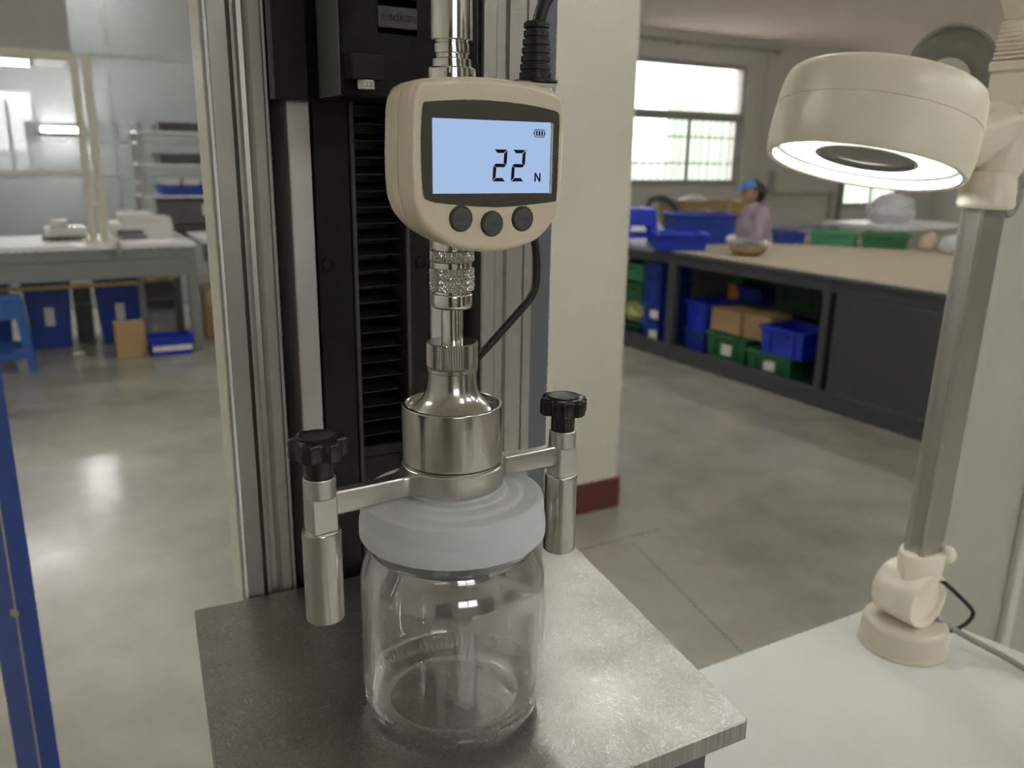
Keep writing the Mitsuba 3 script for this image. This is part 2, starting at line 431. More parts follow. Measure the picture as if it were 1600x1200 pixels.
# dark cabinets added behind the camera, to put dark streaks in polished metal
for i, (c0, c1, h) in enumerate(((-3.1, -1.75, 2.0), (.62, 1.55, 2.1), (2.9, 4.3, 2.1))):
    t_ = thing('added_cabinet', 'dark metal cabinet added for reflections against the front wall, ' + ('left of the added front window', 'just right of the added front window', 'farthest right')[i], 'cabinet')
    put(t_ + '__body', cb(c0, c1, RA0 + .03, RA0 + .50, 0, h, c=.006), 'mat_bench_dark', ROOM)
    m_ = (c0 + c1) / 2
    for d0, d1, hx_ in ((c0 + .02, m_ - .004, m_ - .06), (m_ + .004, c1 - .02, m_ + .06)):
        dk = put(t_ + '__door', cb(d0, d1, RA0 + .50, RA0 + .518, .08, h - .03, c=.004), 'mat_bench_dark', ROOM)
        put(dk + '__handle', cb(hx_ - .012, hx_ + .012, RA0 + .518, RA0 + .545, 1.0, 1.16, c=.004), 'mat_chrome', ROOM)

# ------------------------------------------------------------------ tester
tt = thing('testing_machine', 'upright force testing machine with aluminium columns, black bellows and a flat steel plate', 'testing machine')
PLATE = [(-.1035, .1571), (.1615, .1433), (.1257, -.0875), (-.1293, -.0806)]
pl = Polygon(PLATE).buffer(-.0025).buffer(.0025, quad_segs=4)
pc = np.array(pl.exterior.coords)[:-1]
pl2 = np.array(Polygon(PLATE).buffer(-.0033).buffer(.0025, quad_segs=4).exterior.coords)[:-1]


def resample(c, n=200):
    c = np.vstack([c, c[:1]]); s = np.r_[0, np.cumsum(np.linalg.norm(np.diff(c, axis=0), axis=1))]
    g = np.linspace(0, s[-1], n, endpoint=False); return np.column_stack([np.interp(g, s, c[:, 0]), np.interp(g, s, c[:, 1])])


def bevel_prism(poly, z0, z1, c):
    """extruded polygon whose upper and lower edges are bevelled by c"""
    A_, B_ = (np.array(g.exterior.coords)[:-1] for g in (poly, poly.buffer(-c)))
    pts = [(x, y, z) for x, y in A_ for z in (z0 + c, z1 - c)] + [(x, y, z) for x, y in B_ for z in (z0, z1)]
    return man(hull(pts))


put(tt + '__base_plate', bevel_prism(pl, -.0118, 0, .0007), 'mat_plate', TEST)
tag(tt + '__base_plate', 'flat brushed steel plate')
put(tt + '__base_housing', cb(-.045, .1135, -.0745, .236, -.176, -.0122, c=.003), 'mat_bench_dark', TEST)
LO, HI = -.0122, .62
lp = [(-.0706, .199), (-.0706, .1835), (-.0698, .183), (-.0698, .171), (-.0706, .1705), (-.0706, .1595), (-.0692, .158), (-.0599, .158), (-.0595, .167), (-.0577, .167), (-.0573, .158), (-.0556, .158),
      (-.0548, .1605), (-.0530, .1615), (-.0505, .1610), (-.0490, .1592), (-.0475, .158), (-.0423, .158), (-.0418, .1595), (-.0412, .1595), (-.0407, .158), (-.0393, .158), (-.0385, .159), (-.0385, .199)]
put(tt + '__column_profile', prism(lp, LO, HI), 'mat_profile', TEST, 20)
rp = [(.0984, .199), (.0984, .159), (.0993, .158), (.1080, .158), (.1092, .1600), (.1105, .1606), (.1165, .1606), (.1180, .158), (.1300, .158), (.1306, .1595), (.1314, .1595), (.1320, .158), (.1382, .158), (.139, .159), (.139, .199)]
put(tt + '__column_profile', prism(rp, LO, HI), 'mat_profile', TEST, 20)
put(tt + '__painted_sheen', cb(-.0713, -.0698, .1715, .199, LO, HI, c=.0005), 'mat_cream_frame', TEST)  # cream strip paints the light caught on the column's left face
put(tt + '__painted_sheen', cb(-.0712, -.0696, .1581, .1605, LO, HI, c=.0007), 'mat_bench_top', TEST)  # white strip painted in as the chamfer's highlight
put(tt + '__column_trim', cb(.1395, .1572, .1625, .199, LO, HI, c=.001), 'mat_dark_blue_grey', TEST)
put(tt + '__back_panel', cb(-.0385, .139, .1955, .236, LO, HI, c=.001), 'mat_black', TEST)
put(tt + '__inner_rail', cb(-.0289, -.0157, .158, .195, LO, HI, c=.0007), 'mat_profile_light', TEST)
put(tt + '__inner_rail', cb(.0607, .0697, .158, .195, LO, HI, c=.0007), 'mat_profile_light', TEST)
put(tt + '__cover_strip', cb(-.0137, .0084, .160, .195, LO, HI, c=.0006), 'mat_black_satin', TEST)
put(tt + '__cover_strip', cb(.0466, .0603, .160, .195, LO, HI, c=.0006), 'mat_black_satin', TEST)
put(tt + '__cover_strip', cb(.0700, .0915, .170, .195, LO, HI, c=.0006), 'mat_black_satin', TEST)
for a_, b_ in ((.0085, .0112), (.0436, .0465)):
    put(tt + '__bellows_edge', cb(a_, b_, .1578, .195, LO, HI, c=.0006), 'mat_black_edge', TEST)
bw = tt + '__bellows'
put(bw, cb(.0113, .0435, .1875, .195, LO, HI, c=.0005), 'mat_bellows', TEST); used.add(bw)
fold = hull([(x, y, z) for x in (.0116, .0432) for y, z in ((.1655, 0), (.1655, .0006), (.1878, .0052), (.1878, .0042))])
fold = man(fold); fold.apply_transform(TEST)
fd = mikit.ply(fold, 'mat_bellows')
for i in range(38):
    scene[name(bw + '__fold')] = {**fd, 'to_world': mi.ScalarTransform4f().translate([0, 0, .0935 + .01005 * i])}
put(bw + '__bottom_cover', cat(cb(.0116, .0432, .1655, .1878, LO, .086, c=.001), cb(.0118, .0430, .1640, .167, .0775, .0785, c=.0003)), 'mat_black_satin', TEST)
for u_, w_ in ((-.0073, .211), (.0548, .2092)):
    sc = lathe([(0, 0), (.0042, 0), (.0042, .0012), (.0037, .0016), (.0030, .0016), (.0028, .0006), (.0018, .0006), (.0018, -.0005), (0, -.0005)], 24)
    put(tt + '__screw', onface(sc, .1602).copy() if False else onface(sc, .1600), 'mat_black_satin', TEST @ frame([u_, 0, w_], [1, 0, 0], [0, 1, 0], [0, 0, 1]))
# carriage with stop block, nut, label plate
ca = tt + '__carriage'
cblock = cbm(-.0120, .0700, .109, .157, .3065, .56, c=.0012)
for z0, z1 in ((.3395, .3423), (.3535, .3575)): cblock = cblock - m3.Manifold.cube([.0228, .012, z1 - z0]).translate([.0090, .1085, z0])
put(ca, cblock, 'mat_black', TEST)
used.add(ca)
put(ca + '__wing', cb(-.0385, -.0195, .144, .157, .3052, .56, c=.0006), 'mat_black_satin', TEST)
put(ca + '__wing', hull([(x, y, z) for x, y in ((-.0195, .1445), (-.0122, .1475), (-.0122, .157), (-.0195, .157)) for z in (.3052, .56)]), 'mat_black', TEST)
put(ca + '__painted_lit_side', cb(-.0128, -.0119, .1105, .1470, .3072, .56, c=.0003), 'mat_carriage_lit_side', TEST)  # grey sheet paints the lit left side of the black carriage
put(ca + '__label_plate', cb(.0090, .0318, .1083, .1092, .3425, .3533, c=.0003), 'mat_label_plate', TEST)
tx = meshkit.text_mesh('esdium', .0042, .0003, True); tx.apply_translation([.0112, .3462, 0])
put(ca + '__lettering', onface(tx, .1083), 'mat_rubber', TEST, False)
put(ca + '__stop_block', cb(-.0105, .0082, .0975, .1092, .3145, .3282, c=.0007), 'mat_black_satin', TEST)
put(ca + '__corner_panel', cb(.0490, .0698, .1078, .1092, .3070, .3285, c=.0004), 'mat_black', TEST)
nut = trimesh.creation.cylinder(.0047, .0045, sections=6); nut.apply_translation([0, 0, .3122])
put(ca + '__nut', nut, 'mat_profile_light', TEST @ frame([-.0012, .1015, 0], [1, 0, 0], [0, 1, 0], [0, 0, 1]), False)
tx = meshkit.text_mesh('12', .0026, .0002); tx.apply_translation([-.0012 - tx.bounds[:, 0].mean(), .3109, 0])
put(ca + '__nut__marking', onface(tx, .0975), 'mat_button_text', TEST, False)
put(ca + '__load_arm', cb(-.012, .022, -.014, .112, .40, .44, c=.003), 'mat_black', TEST)

# ------------------------------------------------------------------ force gauge
fg = thing('force_gauge', 'cream digital force gauge with lit display reading 22 N', 'force gauge')
OUT = [(-.0268, .3051), (-.0064, .3070), (.0146, .3067), (.0277, .3050), (.0349, .3030), (.0377, .3006), (.0386, .2952), (.0387, .2755), (.0380, .2620), (.0365, .2533), (.0328, .2470), (.0263, .2417),
       (.0174, .2387), (.0073, .2372), (-.0019, .2375), (-.0109, .2390), (-.0182, .2418), (-.0248, .2459), (-.0295, .2511), (-.0319, .2562), (-.0332, .2624), (-.0335, .2746), (-.0331, .2865), (-.0326, .2955), (-.0314, .3007), (-.0301, .3028)]
lo = closed(OUT, 180)


def gl(prof, lo=lo):
    return loft([np.column_stack([inset(lo, d)[:, 0], np.full(len(lo), v), inset(lo, d)[:, 1]]) for v, d in prof])


put(fg + '__front_shell', gl([(-.0315, .0032), (-.0313, .0018), (-.0305, .0007), (-.0292, .0001), (-.0275, 0), (-.0195, .0002)]), 'mat_gauge', TEST, 40)
put(fg + '__middle_shell', gl([(-.0195, .0010), (-.0190, .0010), (-.0184, .0002), (-.0115, .0004)]), 'mat_gauge', TEST, 40)
put(fg + '__back_shell', gl([(-.0115, .0014), (-.0111, .0014), (-.0106, .0006), (-.0050, .0012), (.0020, .0028), (.0062, .0060), (.0080, .0110)]), 'mat_gauge', TEST, 40)
BZ = [(-.0275, .2957), (-.0253, .2966), (-.0067, .2981), (.0155, .2976), (.0324, .2955), (.0347, .2938), (.0352, .2912), (.0351, .2754), (.0347, .2593), (.0331, .2580), (.0132, .2563), (.0009, .2562), (-.0167, .2575), (-.0260, .2591), (-.0279, .2624), (-.0286, .2746), (-.0284, .2867)]
bz = fg + '__display_bezel'
put(bz, onface(prism(Polygon(closed(BZ, 120)), 0, .0007), -.0313), 'mat_bezel', TEST, False)
scr = put(fg + '__display_screen', onface(prism(sbox(-.0239, .2617, .0308, .2906), 0, .0004), -.0319), 'mat_black', TEST, False, **glow(*LCD))
tag(scr, 'pale blue lit display')
put(fg + '__display_edge', onface(prism(sbox(.0309, .2615, .0320, .2903), 0, .0005), -.0319), 'mat_grey_plastic', TEST, False)


def seg2(x0, y0, x1, y1):
    """a seven-segment 2 in the box"""
    w, h, t, g = x1 - x0, y1 - y0, .0014, .00022; m = h / 2; S = .0008
    P = [[(g, h), (w - g, h), (w - t - g, h - t), (t + g, h - t)], [(w, h - g), (w, m + g), (w - t, m + t / 2 + g), (w - t, h - t - g)],
         [(g, m), (t * .7 + g, m + t / 2), (w - t * .7 - g, m + t / 2), (w - g, m), (w - t * .7 - g, m - t / 2), (t * .7 + g, m - t / 2)],
         [(0, m - g), (t, m - t / 2 - g), (t, t + g), (0, g)], [(g, 0), (t + g, t), (w - t - g, t), (w - g, 0)]]
    return cat(*[prism(Polygon([(x0 + x + S * y / h, y0 + y) for x, y in p]), 0, .00012) for p in P])


for x in (.0029, .0117): put(scr + '__digit', onface(seg2(x, .2665, x + .0062, .2793), -.0323), 'mat_digit', TEST, False)
tx = meshkit.text_mesh('N', .0035, .00012, True); tx.apply_translation([.0232 - tx.bounds[0][0], .2664 - tx.bounds[0][1], 0])
put(scr + '__unit_letter', onface(tx, -.0323), 'mat_digit', TEST, False)
bt = Polygon([(-.0025, .0011), (-.002, .0016), (.002, .0016), (.0025, .0011), (.0025, -.0011), (.002, -.0016), (-.002, -.0016), (-.0025, -.0011)])
icon = [prism(bt.difference(bt.buffer(-.00028)), 0, .00012)] + [prism(sbox(x - .00036, -.001, x + .00036, .001), 0, .00012) for x in (-.0013, 0, .0013)] + [prism(Polygon([(s * .0027, .0005), (s * .0032, 0), (s * .0027, -.0005)]), 0, .00012) for s in (-1, 1)]
ic = cat(*icon); ic.apply_translation([.0252, .2861, 0])
put(scr + '__battery_symbol', onface(ic, -.0323), 'mat_digit', TEST, False)
for (x, z), s in (((-.0112, .2516), 'SET'), ((.0033, .2492), 'P/P'), ((.0181, .2510), 'ZERO')):
    b = put(fg + '__button', onface(lathe([(0, -.001), (.0048, -.001), (.0048, .0009), (.0044, .0014), (.002, .0015), (0, .0015)], 40), -.0314), 'mat_button', TEST @ frame([x, 0, z], [1, 0, 0], [0, 1, 0], [0, 0, 1]), 40)
    put(fg + '__button_well', onface(lathe([(.0048, -.001), (.0054, -.001), (.0054, .0003), (.0048, .0003)], 40), -.0313), 'mat_button_text', TEST @ frame([x, 0, z], [1, 0, 0], [0, 1, 0], [0, 0, 1]), False)
    tx = meshkit.text_mesh(s, .0016, .0001, True); tx.apply_translation([x - tx.bounds[:, 0].mean(), z - .0008, 0])
    put(b + '__lettering', onface(tx, -.0329), 'mat_button_text', TEST, False)
# shafts above and below on the load axis
put(fg + '__upper_shaft', lathe([(0, .3235), (.0086, .3235), (.0090, .3239), (.0090, .3995), (0, .3995)], 64), 'mat_chrome', TEST, 30)
put(fg + '__upper_fitting', lathe([(0, .296), (.0102, .296), (.0102, .3122), (.0095, .3128), (.0084, .3128), (.0084, .3160), (.0079, .3164), (.0070, .3166), (.0070, .3182), (.0076, .3186), (.0076, .3222), (.0072, .3226), (.0072, .3235), (0, .3235)], 56), 'mat_chrome', TEST, 30)
hx = trimesh.creation.cylinder(.0104, .0026, sections=6); hx.apply_translation([0, 0, .3113])
put(fg + '__upper_nut', hx, 'mat_chrome', TEST, False)


def knurl(r0, z0, z1, n, amp, diamond=True):
    rows = max(4, int((z1 - z0) / .0005)); zs = np.linspace(z0, z1, rows)
    prof = [(0, z0), (r0 - .0006, z0), (r0, z0 + .0004)] + [(r0, z) for z in zs[1:-1]] + [(r0, z1 - .0004), (r0 - .0006, z1), (0, z1)]

    def fn(r, t, z):
        ed = (r > r0 - .0001)
        if diamond:
            k = n / r0 * .0101
            a_ = np.abs(((n * t / (2 * PI) + (z - z0) / .0013) % 1) - .5) * 2; b_ = np.abs(((n * t / (2 * PI) - (z - z0) / .0013) % 1) - .5) * 2
            d = np.minimum(a_, b_)
        else: d = np.abs(((n * t / (2 * PI)) % 1) - .5) * 2
        return r + ed * amp * (d - .5), z
    return rlathe(prof, n * 6 if diamond else n * 4, fn)


cp = fg + '__coupling'
put(cp, lathe([(0, .2090), (.0084, .2090), (.0092, .2097), (.0095, .2108), (.0095, .2150), (.0092, .2156), (.0087, .2158), (.0087, .2168), (.0092, .2170), (.0092, .2300), (.0085, .2300), (.0085, .2360), (.0096, .2362), (.0096, .2420), (0, .2420)], 64), 'mat_chrome', TEST, 30)
used.add(cp)
put(cp + '__knurled_sleeve', knurl(.0101, .2170, .2276, 36, .0007), 'mat_steel', TEST, False)
put(cp + '__knurled_sleeve', knurl(.0101, .2302, .2356, 36, .0007), 'mat_steel', TEST, False)
put(fg + '__lower_stem', lathe([(0, .190), (.0050, .190), (.0050, .2092), (0, .2092)], 40), 'mat_chrome', TEST, 30)
# connector on the top right: metal shell, screw posts
cn = fg + '__connector_shell'
put(cn, cat(cb(.0255, .0405, -.0165, -.0035, .3005, .3072, c=.0008), cb(.0225, .0430, -.0175, -.0025, .3062, .3082, c=.0006)), 'mat_alu', TEST)
for u_ in (.0405,):
    put(fg + '__connector_screw', lathe([(0, .2995), (.0019, .2995), (.0019, .3058), (.0027, .3060), (.0027, .3090), (.0016, .3092), (.0016, .3084), (0, .3084)], 18), 'mat_alu', TEST @ frame([u_ + .0012, -.0130, -.002], [1, 0, 0], [0, 1, 0], [0, 0, 1]))

# plug and cables
pk = thing('gauge_cable', 'black cable with ribbed plug on top of the cream force gauge', 'cable')
prof = [(0, .3082), (.0098, .3082), (.0098, .3090), (.0072, .3094), (.0072, .3098)]
for i in range(6):
    r = .0072 - .00032 * i; z = .3100 + .0034 * i
    prof += [(r, z), (r, z + .0022), (r - .0010, z + .0025), (r - .0010, z + .0032)]
prof += [(.0056, .3306), (.0056, .3325), (.0046, .3332), (0, .3332)]
PU = frame([.0362, -.010, 0], [1, 0, 0], [0, 1, 0], [0, 0, 1])
put(pk + '__plug', lathe(prof, 40), 'mat_rubber', TEST @ PU, 30)
put(pk + '__lead', tube([[.0368, -.010, .331], [.0374, -.010, .334], [.0398, -.010, .3405], [.0440, -.010, .3470], [.053, -.008, .362], [.062, .0, .395], [.066, .03, .43], [.067, .07, .46], [.067, .105, .47]], .0029, 16), 'mat_rubber', TEST, True)
k = put('sensor_cable', tube([[.030, .0085, .262], [.036, .012, .2615], [.050, .019, .252], [.0562, .020, .2345], [.0576, .020, .2165], [.0545, .020, .2070], [.0460, .020, .1985], [.0255, .020, .1798], [.022, .035, .168], [.030, .08, .145], [.040, .125, .125], [.052, .1575, .115]], .0020, 14), 'mat_rubber', TEST, True)
tag(k, 'thin black cable hanging behind the gauge and bending down towards the steel fitting', 'cable')

# ------------------------------------------------------------------ pressing fixture under the gauge
fx = thing('pressing_fixture', 'stainless pressing fixture with two side arms and black star knobs', 'test fixture')
put(fx + '__knurled_collar', knurl(.0118, .1815, .1930, 60, .0005, False), 'mat_steel', TEST, False)
put(fx + '__neck', lathe([(0, .1590), (.0201, .1590), (.0201, .1598), (.0192, .1612), (.0170, .1632), (.0150, .1650), (.0134, .1672), (.0123, .1702), (.0117, .1735), (.0115, .1790), (.0120, .1794), (.0120, .1808), (.0112, .1814), (0, .1814)], 80), 'mat_steel', TEST, 35)
put(fx + '__cup', lathe([(0, .1352), (.0232, .1352), (.0239, .1359), (.0241, .1372), (.0241, .1625), (.0236, .1633), (.0224, .1634), (.0220, .1629), (.0220, .1598), (.0150, .1590), (0, .1590)], 96), 'mat_steel', TEST, 35)
hxs = trimesh.creation.cylinder(.0019, .0012, sections=6)
th = math.radians(-52); nrm = np.array([math.cos(th), math.sin(th), 0])
put(fx + '__cup__set_screw', lathe([(0, -.002), (.0024, -.002), (.0024, .0004), (.0019, .0004), (.0017, -.0002), (0, -.0002)], 6), 'mat_alu', TEST @ axis_frame(nrm * .0239 + [0, 0, .1495], nrm), False)
ring = fx + '__ring'
put(ring, lathe([(0, .1226), (.0220, .1226), (.0238, .1228), (.0244, .1236), (.0246, .1250), (.0246, .1334), (.0240, .1341), (.0234, .1341), (.0230, .1336), (.0230, .1346), (.0238, .1352), (0, .1352)], 96), 'mat_alu', TEST, 35)
used.add(ring)
D = .0684; al = math.radians(54.2 - 60)           # arm direction in (u, v)
dv = np.array([math.cos(-al), math.sin(-al), 0])  # azimuth 54.2: turned from u towards v
sv = np.array([-dv[1], dv[0], 0])
TILT = -.022


def arm_mesh(s):
    st = [(.0185, .0120, .1226, .1338), (.0225, .0105, .1226, .1336), (.0262, .0066, .1222, .1326), (.030, .0048, .1215, .1318), (.042, .0036, .1206, .1312), (.054, .0031, .1198, .1310), (.0645, .0031, .1194, .1312)]
    rings = []
    for d, h, z0, z1 in st:
        c = dv * d * s; c[2] = TILT * d * s; e = .0012
        loop = [(-h, z0 + e), (-h + e, z0), (h - e, z0), (h, z0 + e), (h, z1 - e), (h - e, z1), (-h + e, z1), (-h, z1 - e)]
        rings.append(np.array([c + sv * a_ + [0, 0, z] for a_, z in loop]))
    return loft(rings)


for s in (-1, 1):
    put(fx + '__arm', arm_mesh(s), 'mat_alu', TEST, 35)
    F = TEST @ frame(dv * D * s + np.array([0, 0, TILT * D * s]), dv, sv, [0, 0, 1])
    po = put(fx + '__post', lathe([(0, .0700), (.0081, .0700), (.0087, .0706), (.0087, .1130), (.0083, .1138), (0, .1138)], 56), 'mat_steel', F, 30)
    put(po + '__clamp_block', cb(-.0058, .0058, -.0058, .0058, .1135, .1300, c=.0006), 'mat_alu', F)
    put(po + '__clamp_collar', lathe([(0, .1297), (.0068, .1297), (.0072, .1302), (.0072, .1384), (.0068, .1390), (.0064, .1390), (.0062, .1384), (0, .1384)], 48), 'mat_alu', F, 30)
    kn = put(po + '__knob', lathe([(0, .1384), (.0058, .1384), (.0063, .1392), (.0063, .1490), (0, .1490)], 32), 'mat_black_gloss', F, 30)
    ang = np.linspace(0, 2 * PI, 180, endpoint=False)
    star = Point(0, 0).buffer(.0126, 48)
    for i in range(6):
        t_ = i * PI / 3 + .25; star = star.difference(Point(.0150 * math.cos(t_), .0150 * math.sin(t_)).buffer(.0048, 24))
    star = star.buffer(-.0011).buffer(.0011, 8).buffer(.0008, 8).buffer(-.0008, 8)
    sl = resample(np.array(star.exterior.coords)[:-1], 240)

    def ins(d):
        g = star.buffer(-d); g = g if g.geom_type == 'Polygon' else max(g.geoms, key=lambda q: q.area)
        c = np.array(g.exterior.coords)[:-1]; a_ = np.arctan2(c[:, 1], c[:, 0]); o = np.argsort(a_); c = c[o]; a_ = a_[o]
        ra = np.hypot(c[:, 0], c[:, 1]); rr = np.interp(ang, np.r_[a_ - 2 * PI, a_, a_ + 2 * PI], np.r_[ra, ra, ra])
        return np.column_stack([rr * np.cos(ang), rr * np.sin(ang)])
    L_ = [np.column_stack([ins(d), np.full(180, z)]) for z, d in ((.1478, .0014), (.1482, .0005), (.1490, 0), (.1552, 0), (.1564, .0004), (.1571, .0014))]
    put(kn + '__star_grip', loft(L_), 'mat_black_gloss', F, 40)
    put(kn + '__cap', lathe([(0, .1569), (.0086, .1569), (.0086, .1577), (.0078, .1580), (.0072, .1576), (.0045, .1573), (0, .1572)], 48), 'mat_black_satin', F, 50)

# ------------------------------------------------------------------ jar with lid
jr = thing('glass_jar', 'empty clear glass jar with a frosted white lid on the steel plate', 'jar')
def sm(p, n):
    q = spline(np.array(p), n); q[:, 0] = np.maximum(q[:, 0], 0); return q


heel = np.vstack([sm([(.0330, .0010), (.0345, .0003), (.0370, .0000), (.0400, .0004), (.0428, .0024), (.0447, .0062), (.0458, .0112), (.0460, .0128)], 3),
                  sm([(.0425, .0132), (.0412, .0105), (.0385, .0088), (.0350, .0081), (.0334, .0070), (.0330, .0060)], 3), [(.0330, .0010)]])
shoulder = np.vstack([sm([(.0405, .0908), (.0404, .0915), (.0402, .0945), (.0402, .0995), (.0412, .1005), (.0402, .1020), (.0402, .1060), (.0412, .1070), (.0402, .1085), (.0402, .1140), (.0396, .1150)], 3),
                      sm([(.0372, .1150), (.0366, .1142), (.0366, .0930), (.0370, .0910)], 3), [(.0405, .0908)]])


def stipple(r, t, z):
    on = (z < .0014) & (r > .0345) & (r < .0425)
    top = (r > .0345) & (r < .0418) & (z > .0078) & (z < .0118)
    return r, z + on * .0006 * (.5 + .5 * np.cos(84 * t)) + top * .0007 * np.cos(84 * t) + .00012


def wave(r, t, z):
    return r + .00016 * np.sin(3 * t + 1.1 + 40 * z) + .00012 * np.sin(5 * t - 60 * z), z


wall = sm([(.0460, .0130), (.0463, .0180), (.0464, .030), (.0464, .058), (.0463, .0698), (.0459, .0755), (.0447, .0808), (.0428, .0852), (.0412, .0885), (.0405, .0907)], 6)
inwall = sm([(.0426, .0134), (.0433, .0170), (.0436, .030), (.0436, .058), (.0435, .0702), (.0430, .0750), (.0418, .0800), (.0392, .0850), (.0376, .0885), (.0370, .0908)], 6)
put(jr + '__heel', rlathe(heel, 336, stipple), 'mat_glass', TEST, True)
put(jr + '__wall', rlathe(wall, 120, wave), 'mat_glass_wall', TEST, True)
put(jr + '__inner_wall', rlathe(inwall, 120, wave), 'mat_glass_wall', TEST, True)
put(jr + '__bottom', lathe([(0, .0064), (.0329, .0060)], 96), 'mat_glass_wall', TEST, True)
put(jr + '__shoulder', lathe(shoulder, 180), 'mat_glass', TEST, True)
put(jr + '__lid', lathe([(.0440, .0984), (.0455, .0985), (.0459, .0990), (.0459, .1030), (.0456, .1062), (.0450, .1070), (.0450, .1078), (.0452, .1085), (.0450, .1120), (.0446, .1155), (.0441, .1170), (.0430, .1176), (.0418, .1177), (.0350, .1174), (.0340, .1177), (.0330, .1186), (.0318, .1188), (.0278, .1188), (.0268, .1192), (.0260, .1200), (.0225, .1203), (.0215, .1224), (0, .1225)], 120), 'mat_lid', TEST, 40)
tag(jr + '__lid', 'frosted white screw lid')

# ------------------------------------------------------------------ white table
tb = thing('white_table', 'white table top under the ring lamp, beside the steel plate', 'table')
TZ = .897
C = np.array([.4116, .8064])
d1 = np.array([math.sin(math.radians(60.6)), math.cos(math.radians(60.6))]); d2 = np.array([math.sin(math.radians(138.2)), math.cos(math.radians(138.2))])
q0 = C - d1 * .512
TP = [tuple(C), tuple(C + d2 * 1.25), tuple(C + d2 * 1.25 - d1 * .95), tuple(q0 + d2 * .80), tuple(q0)]
tpoly = Polygon(TP).convex_hull.buffer(-.004).buffer(.004, quad_segs=4)
put(tb + '__table_top', bevel_prism(tpoly, TZ - .026, TZ, .0015), 'mat_table', WORLD)
for q in (C - d1 * .05 + d2 * .06, C + d2 * 1.15 - d1 * .08, q0 + d1 * .06 + d2 * .07, C + d2 * 1.1 - d1 * .78):
    put(tb + '__leg', cb(q[0] - .02, q[0] + .02, q[1] - .02, q[1] + .02, 0, TZ - .026, c=.003), 'mat_frame_grey', WORLD)

# ------------------------------------------------------------------ ring lamp
rl = thing('magnifier_lamp', 'cream ring light magnifier lamp glowing white on the table at the right', 'lamp')
LB = np.array([.3865, .7225, TZ])
put(rl + '__base', lathe([(0, 0), (.0402, 0), (.0406, .001), (.0406, .003), (.0398, .0036), (.0396, .0046), (.0400, .0052), (.0398, .010), (.0388, .0235), (.0378, .0262), (.0355, .0282), (0, .0286)], 72), 'mat_lamp_base', frame(LB, [1, 0, 0], [0, 1, 0], [0, 0, 1]), 35)
KC = LB + [0, 0, .0555]; kd = -Ax
kf = axis_frame(KC, kd)
put(rl + '__knuckle', lathe([(0, -.0240), (.0220, -.0240), (.0262, -.0228), (.0278, -.0205), (.0280, -.0150), (.0280, .0170), (.0277, .0190), (.0270, .0202), (.0255, .0206), (.0228, .0202), (.0218, .0186), (.0210, .0160), (.0180, .0142), (.010, .0136), (.003, .0136), (.002, .0130), (0, .0130)], 72), 'mat_lamp', kf, 35)
P0, P1 = np.array([.3920, .7225, .968]), np.array([.3985, .7225, 1.335])
pd = unit(P1 - P0); bx_ = unit(Bx - np.dot(Bx, pd) * pd); pf = frame(P0, bx_, np.cross(pd, bx_), pd); PLN = np.linalg.norm(P1 - P0)
hb, ha = .0165, .0105
pp = [(-hb, -ha + .002), (-hb + .0015, -ha), (hb - .002, -ha), (hb, -ha + .002), (hb, ha - .002), (hb - .002, ha), (-hb + .002, ha), (-hb, ha - .002), (-hb, .0075), (-hb + .0014, .005), (-hb + .002, 0), (-hb + .0014, -.005), (-hb, -.0075)]
put(rl + '__post', prism(pp, 0, PLN), 'mat_post', pf, 20)
so = [(.0225 * k_ * math.cos(t_) * (1.12 - .12 * abs(math.sin(2 * t_))), .0178 * k_ * math.sin(t_), z_) for t_ in np.linspace(0, 2 * PI, 40, endpoint=False) for k_, z_ in ((.80, -.012), (1.0, .008), (1.06, .0165), (1.06, .026), (1.0, .0292))]
put(rl + '__post_socket', hull(so), 'mat_lamp', pf, 40)
put(rl + '__socket_screw', m3.Manifold.sphere(.0085, 24).translate([.0175, -.0135, .0265]), 'mat_lamp', pf)
# head
HC = np.array([.2915, .7223, 1.3462])
e1 = unit([.978, 0, -.207]); tl = math.radians(8.5)
nu = unit(math.cos(tl) * np.array([.207, 0, .978]) + math.sin(tl) * np.array([0, 1, 0]))
HF = frame(HC, e1 * .95, np.cross(nu, e1) * .95, nu)
put(rl + '__head_housing', lathe([(.0800, .0115), (.0806, .0010), (.0820, 0), (.0835, .0004), (.0848, .0040), (.0858, .0120), (.0862, .0220), (.0860, .0340), (.0858, .0385), (.0850, .0388), (.0850, .0394), (.0857, .0398), (.0852, .0520), (.0840, .0610), (.0818, .0668), (.0780, .0700), (.0720, .0712), (.050, .0716), (0, .0716), (0, .0125), (.0790, .0125), (.0800, .0115)], 112), 'mat_lamp', HF, 35)
put(rl + '__gap_ring', lathe([(.0747, .0116), (.0747, .0098), (.0768, .0098), (.0768, .0116)], 96), 'mat_lamp_grey', HF, 35)
put(rl + '__inner_lip', lathe([(.0770, .0118), (.0797, .0118), (.0797, .0012), (.0792, .0012), (.0788, .0100), (.0770, .0106)], 112), 'mat_lamp_white', HF, 35)
led = lathe([(.0445, .0100), (.0745, .0100), (.0745, .0112), (.0445, .0112), (.0445, .0100)], 96)
put(rl + '__led_ring', led, 'mat_lamp_white', HF, False, **glow(RING, RING, RING * .98))
put(rl + '__lens_ring', lathe([(.0400, .0112), (.0400, .0080), (.0412, .0072), (.0436, .0076), (.0442, .0112)], 96), 'mat_lamp_grey', HF, 35)
put(rl + '__lens', lathe([(0, .0085), (.020, .0089), (.0400, .0100), (.0400, .0110), (0, .0110)], 64), 'mat_lens', HF, 60)


def onw(o, *d):
    return np.asarray(o) + sum(np.asarray(x) for x in d)


def bone(a_, ra, b_, rb):
    return (m3.Manifold.sphere(ra, 28).translate(list(a_)) + m3.Manifold.sphere(rb, 28).translate(list(b_))).hull()


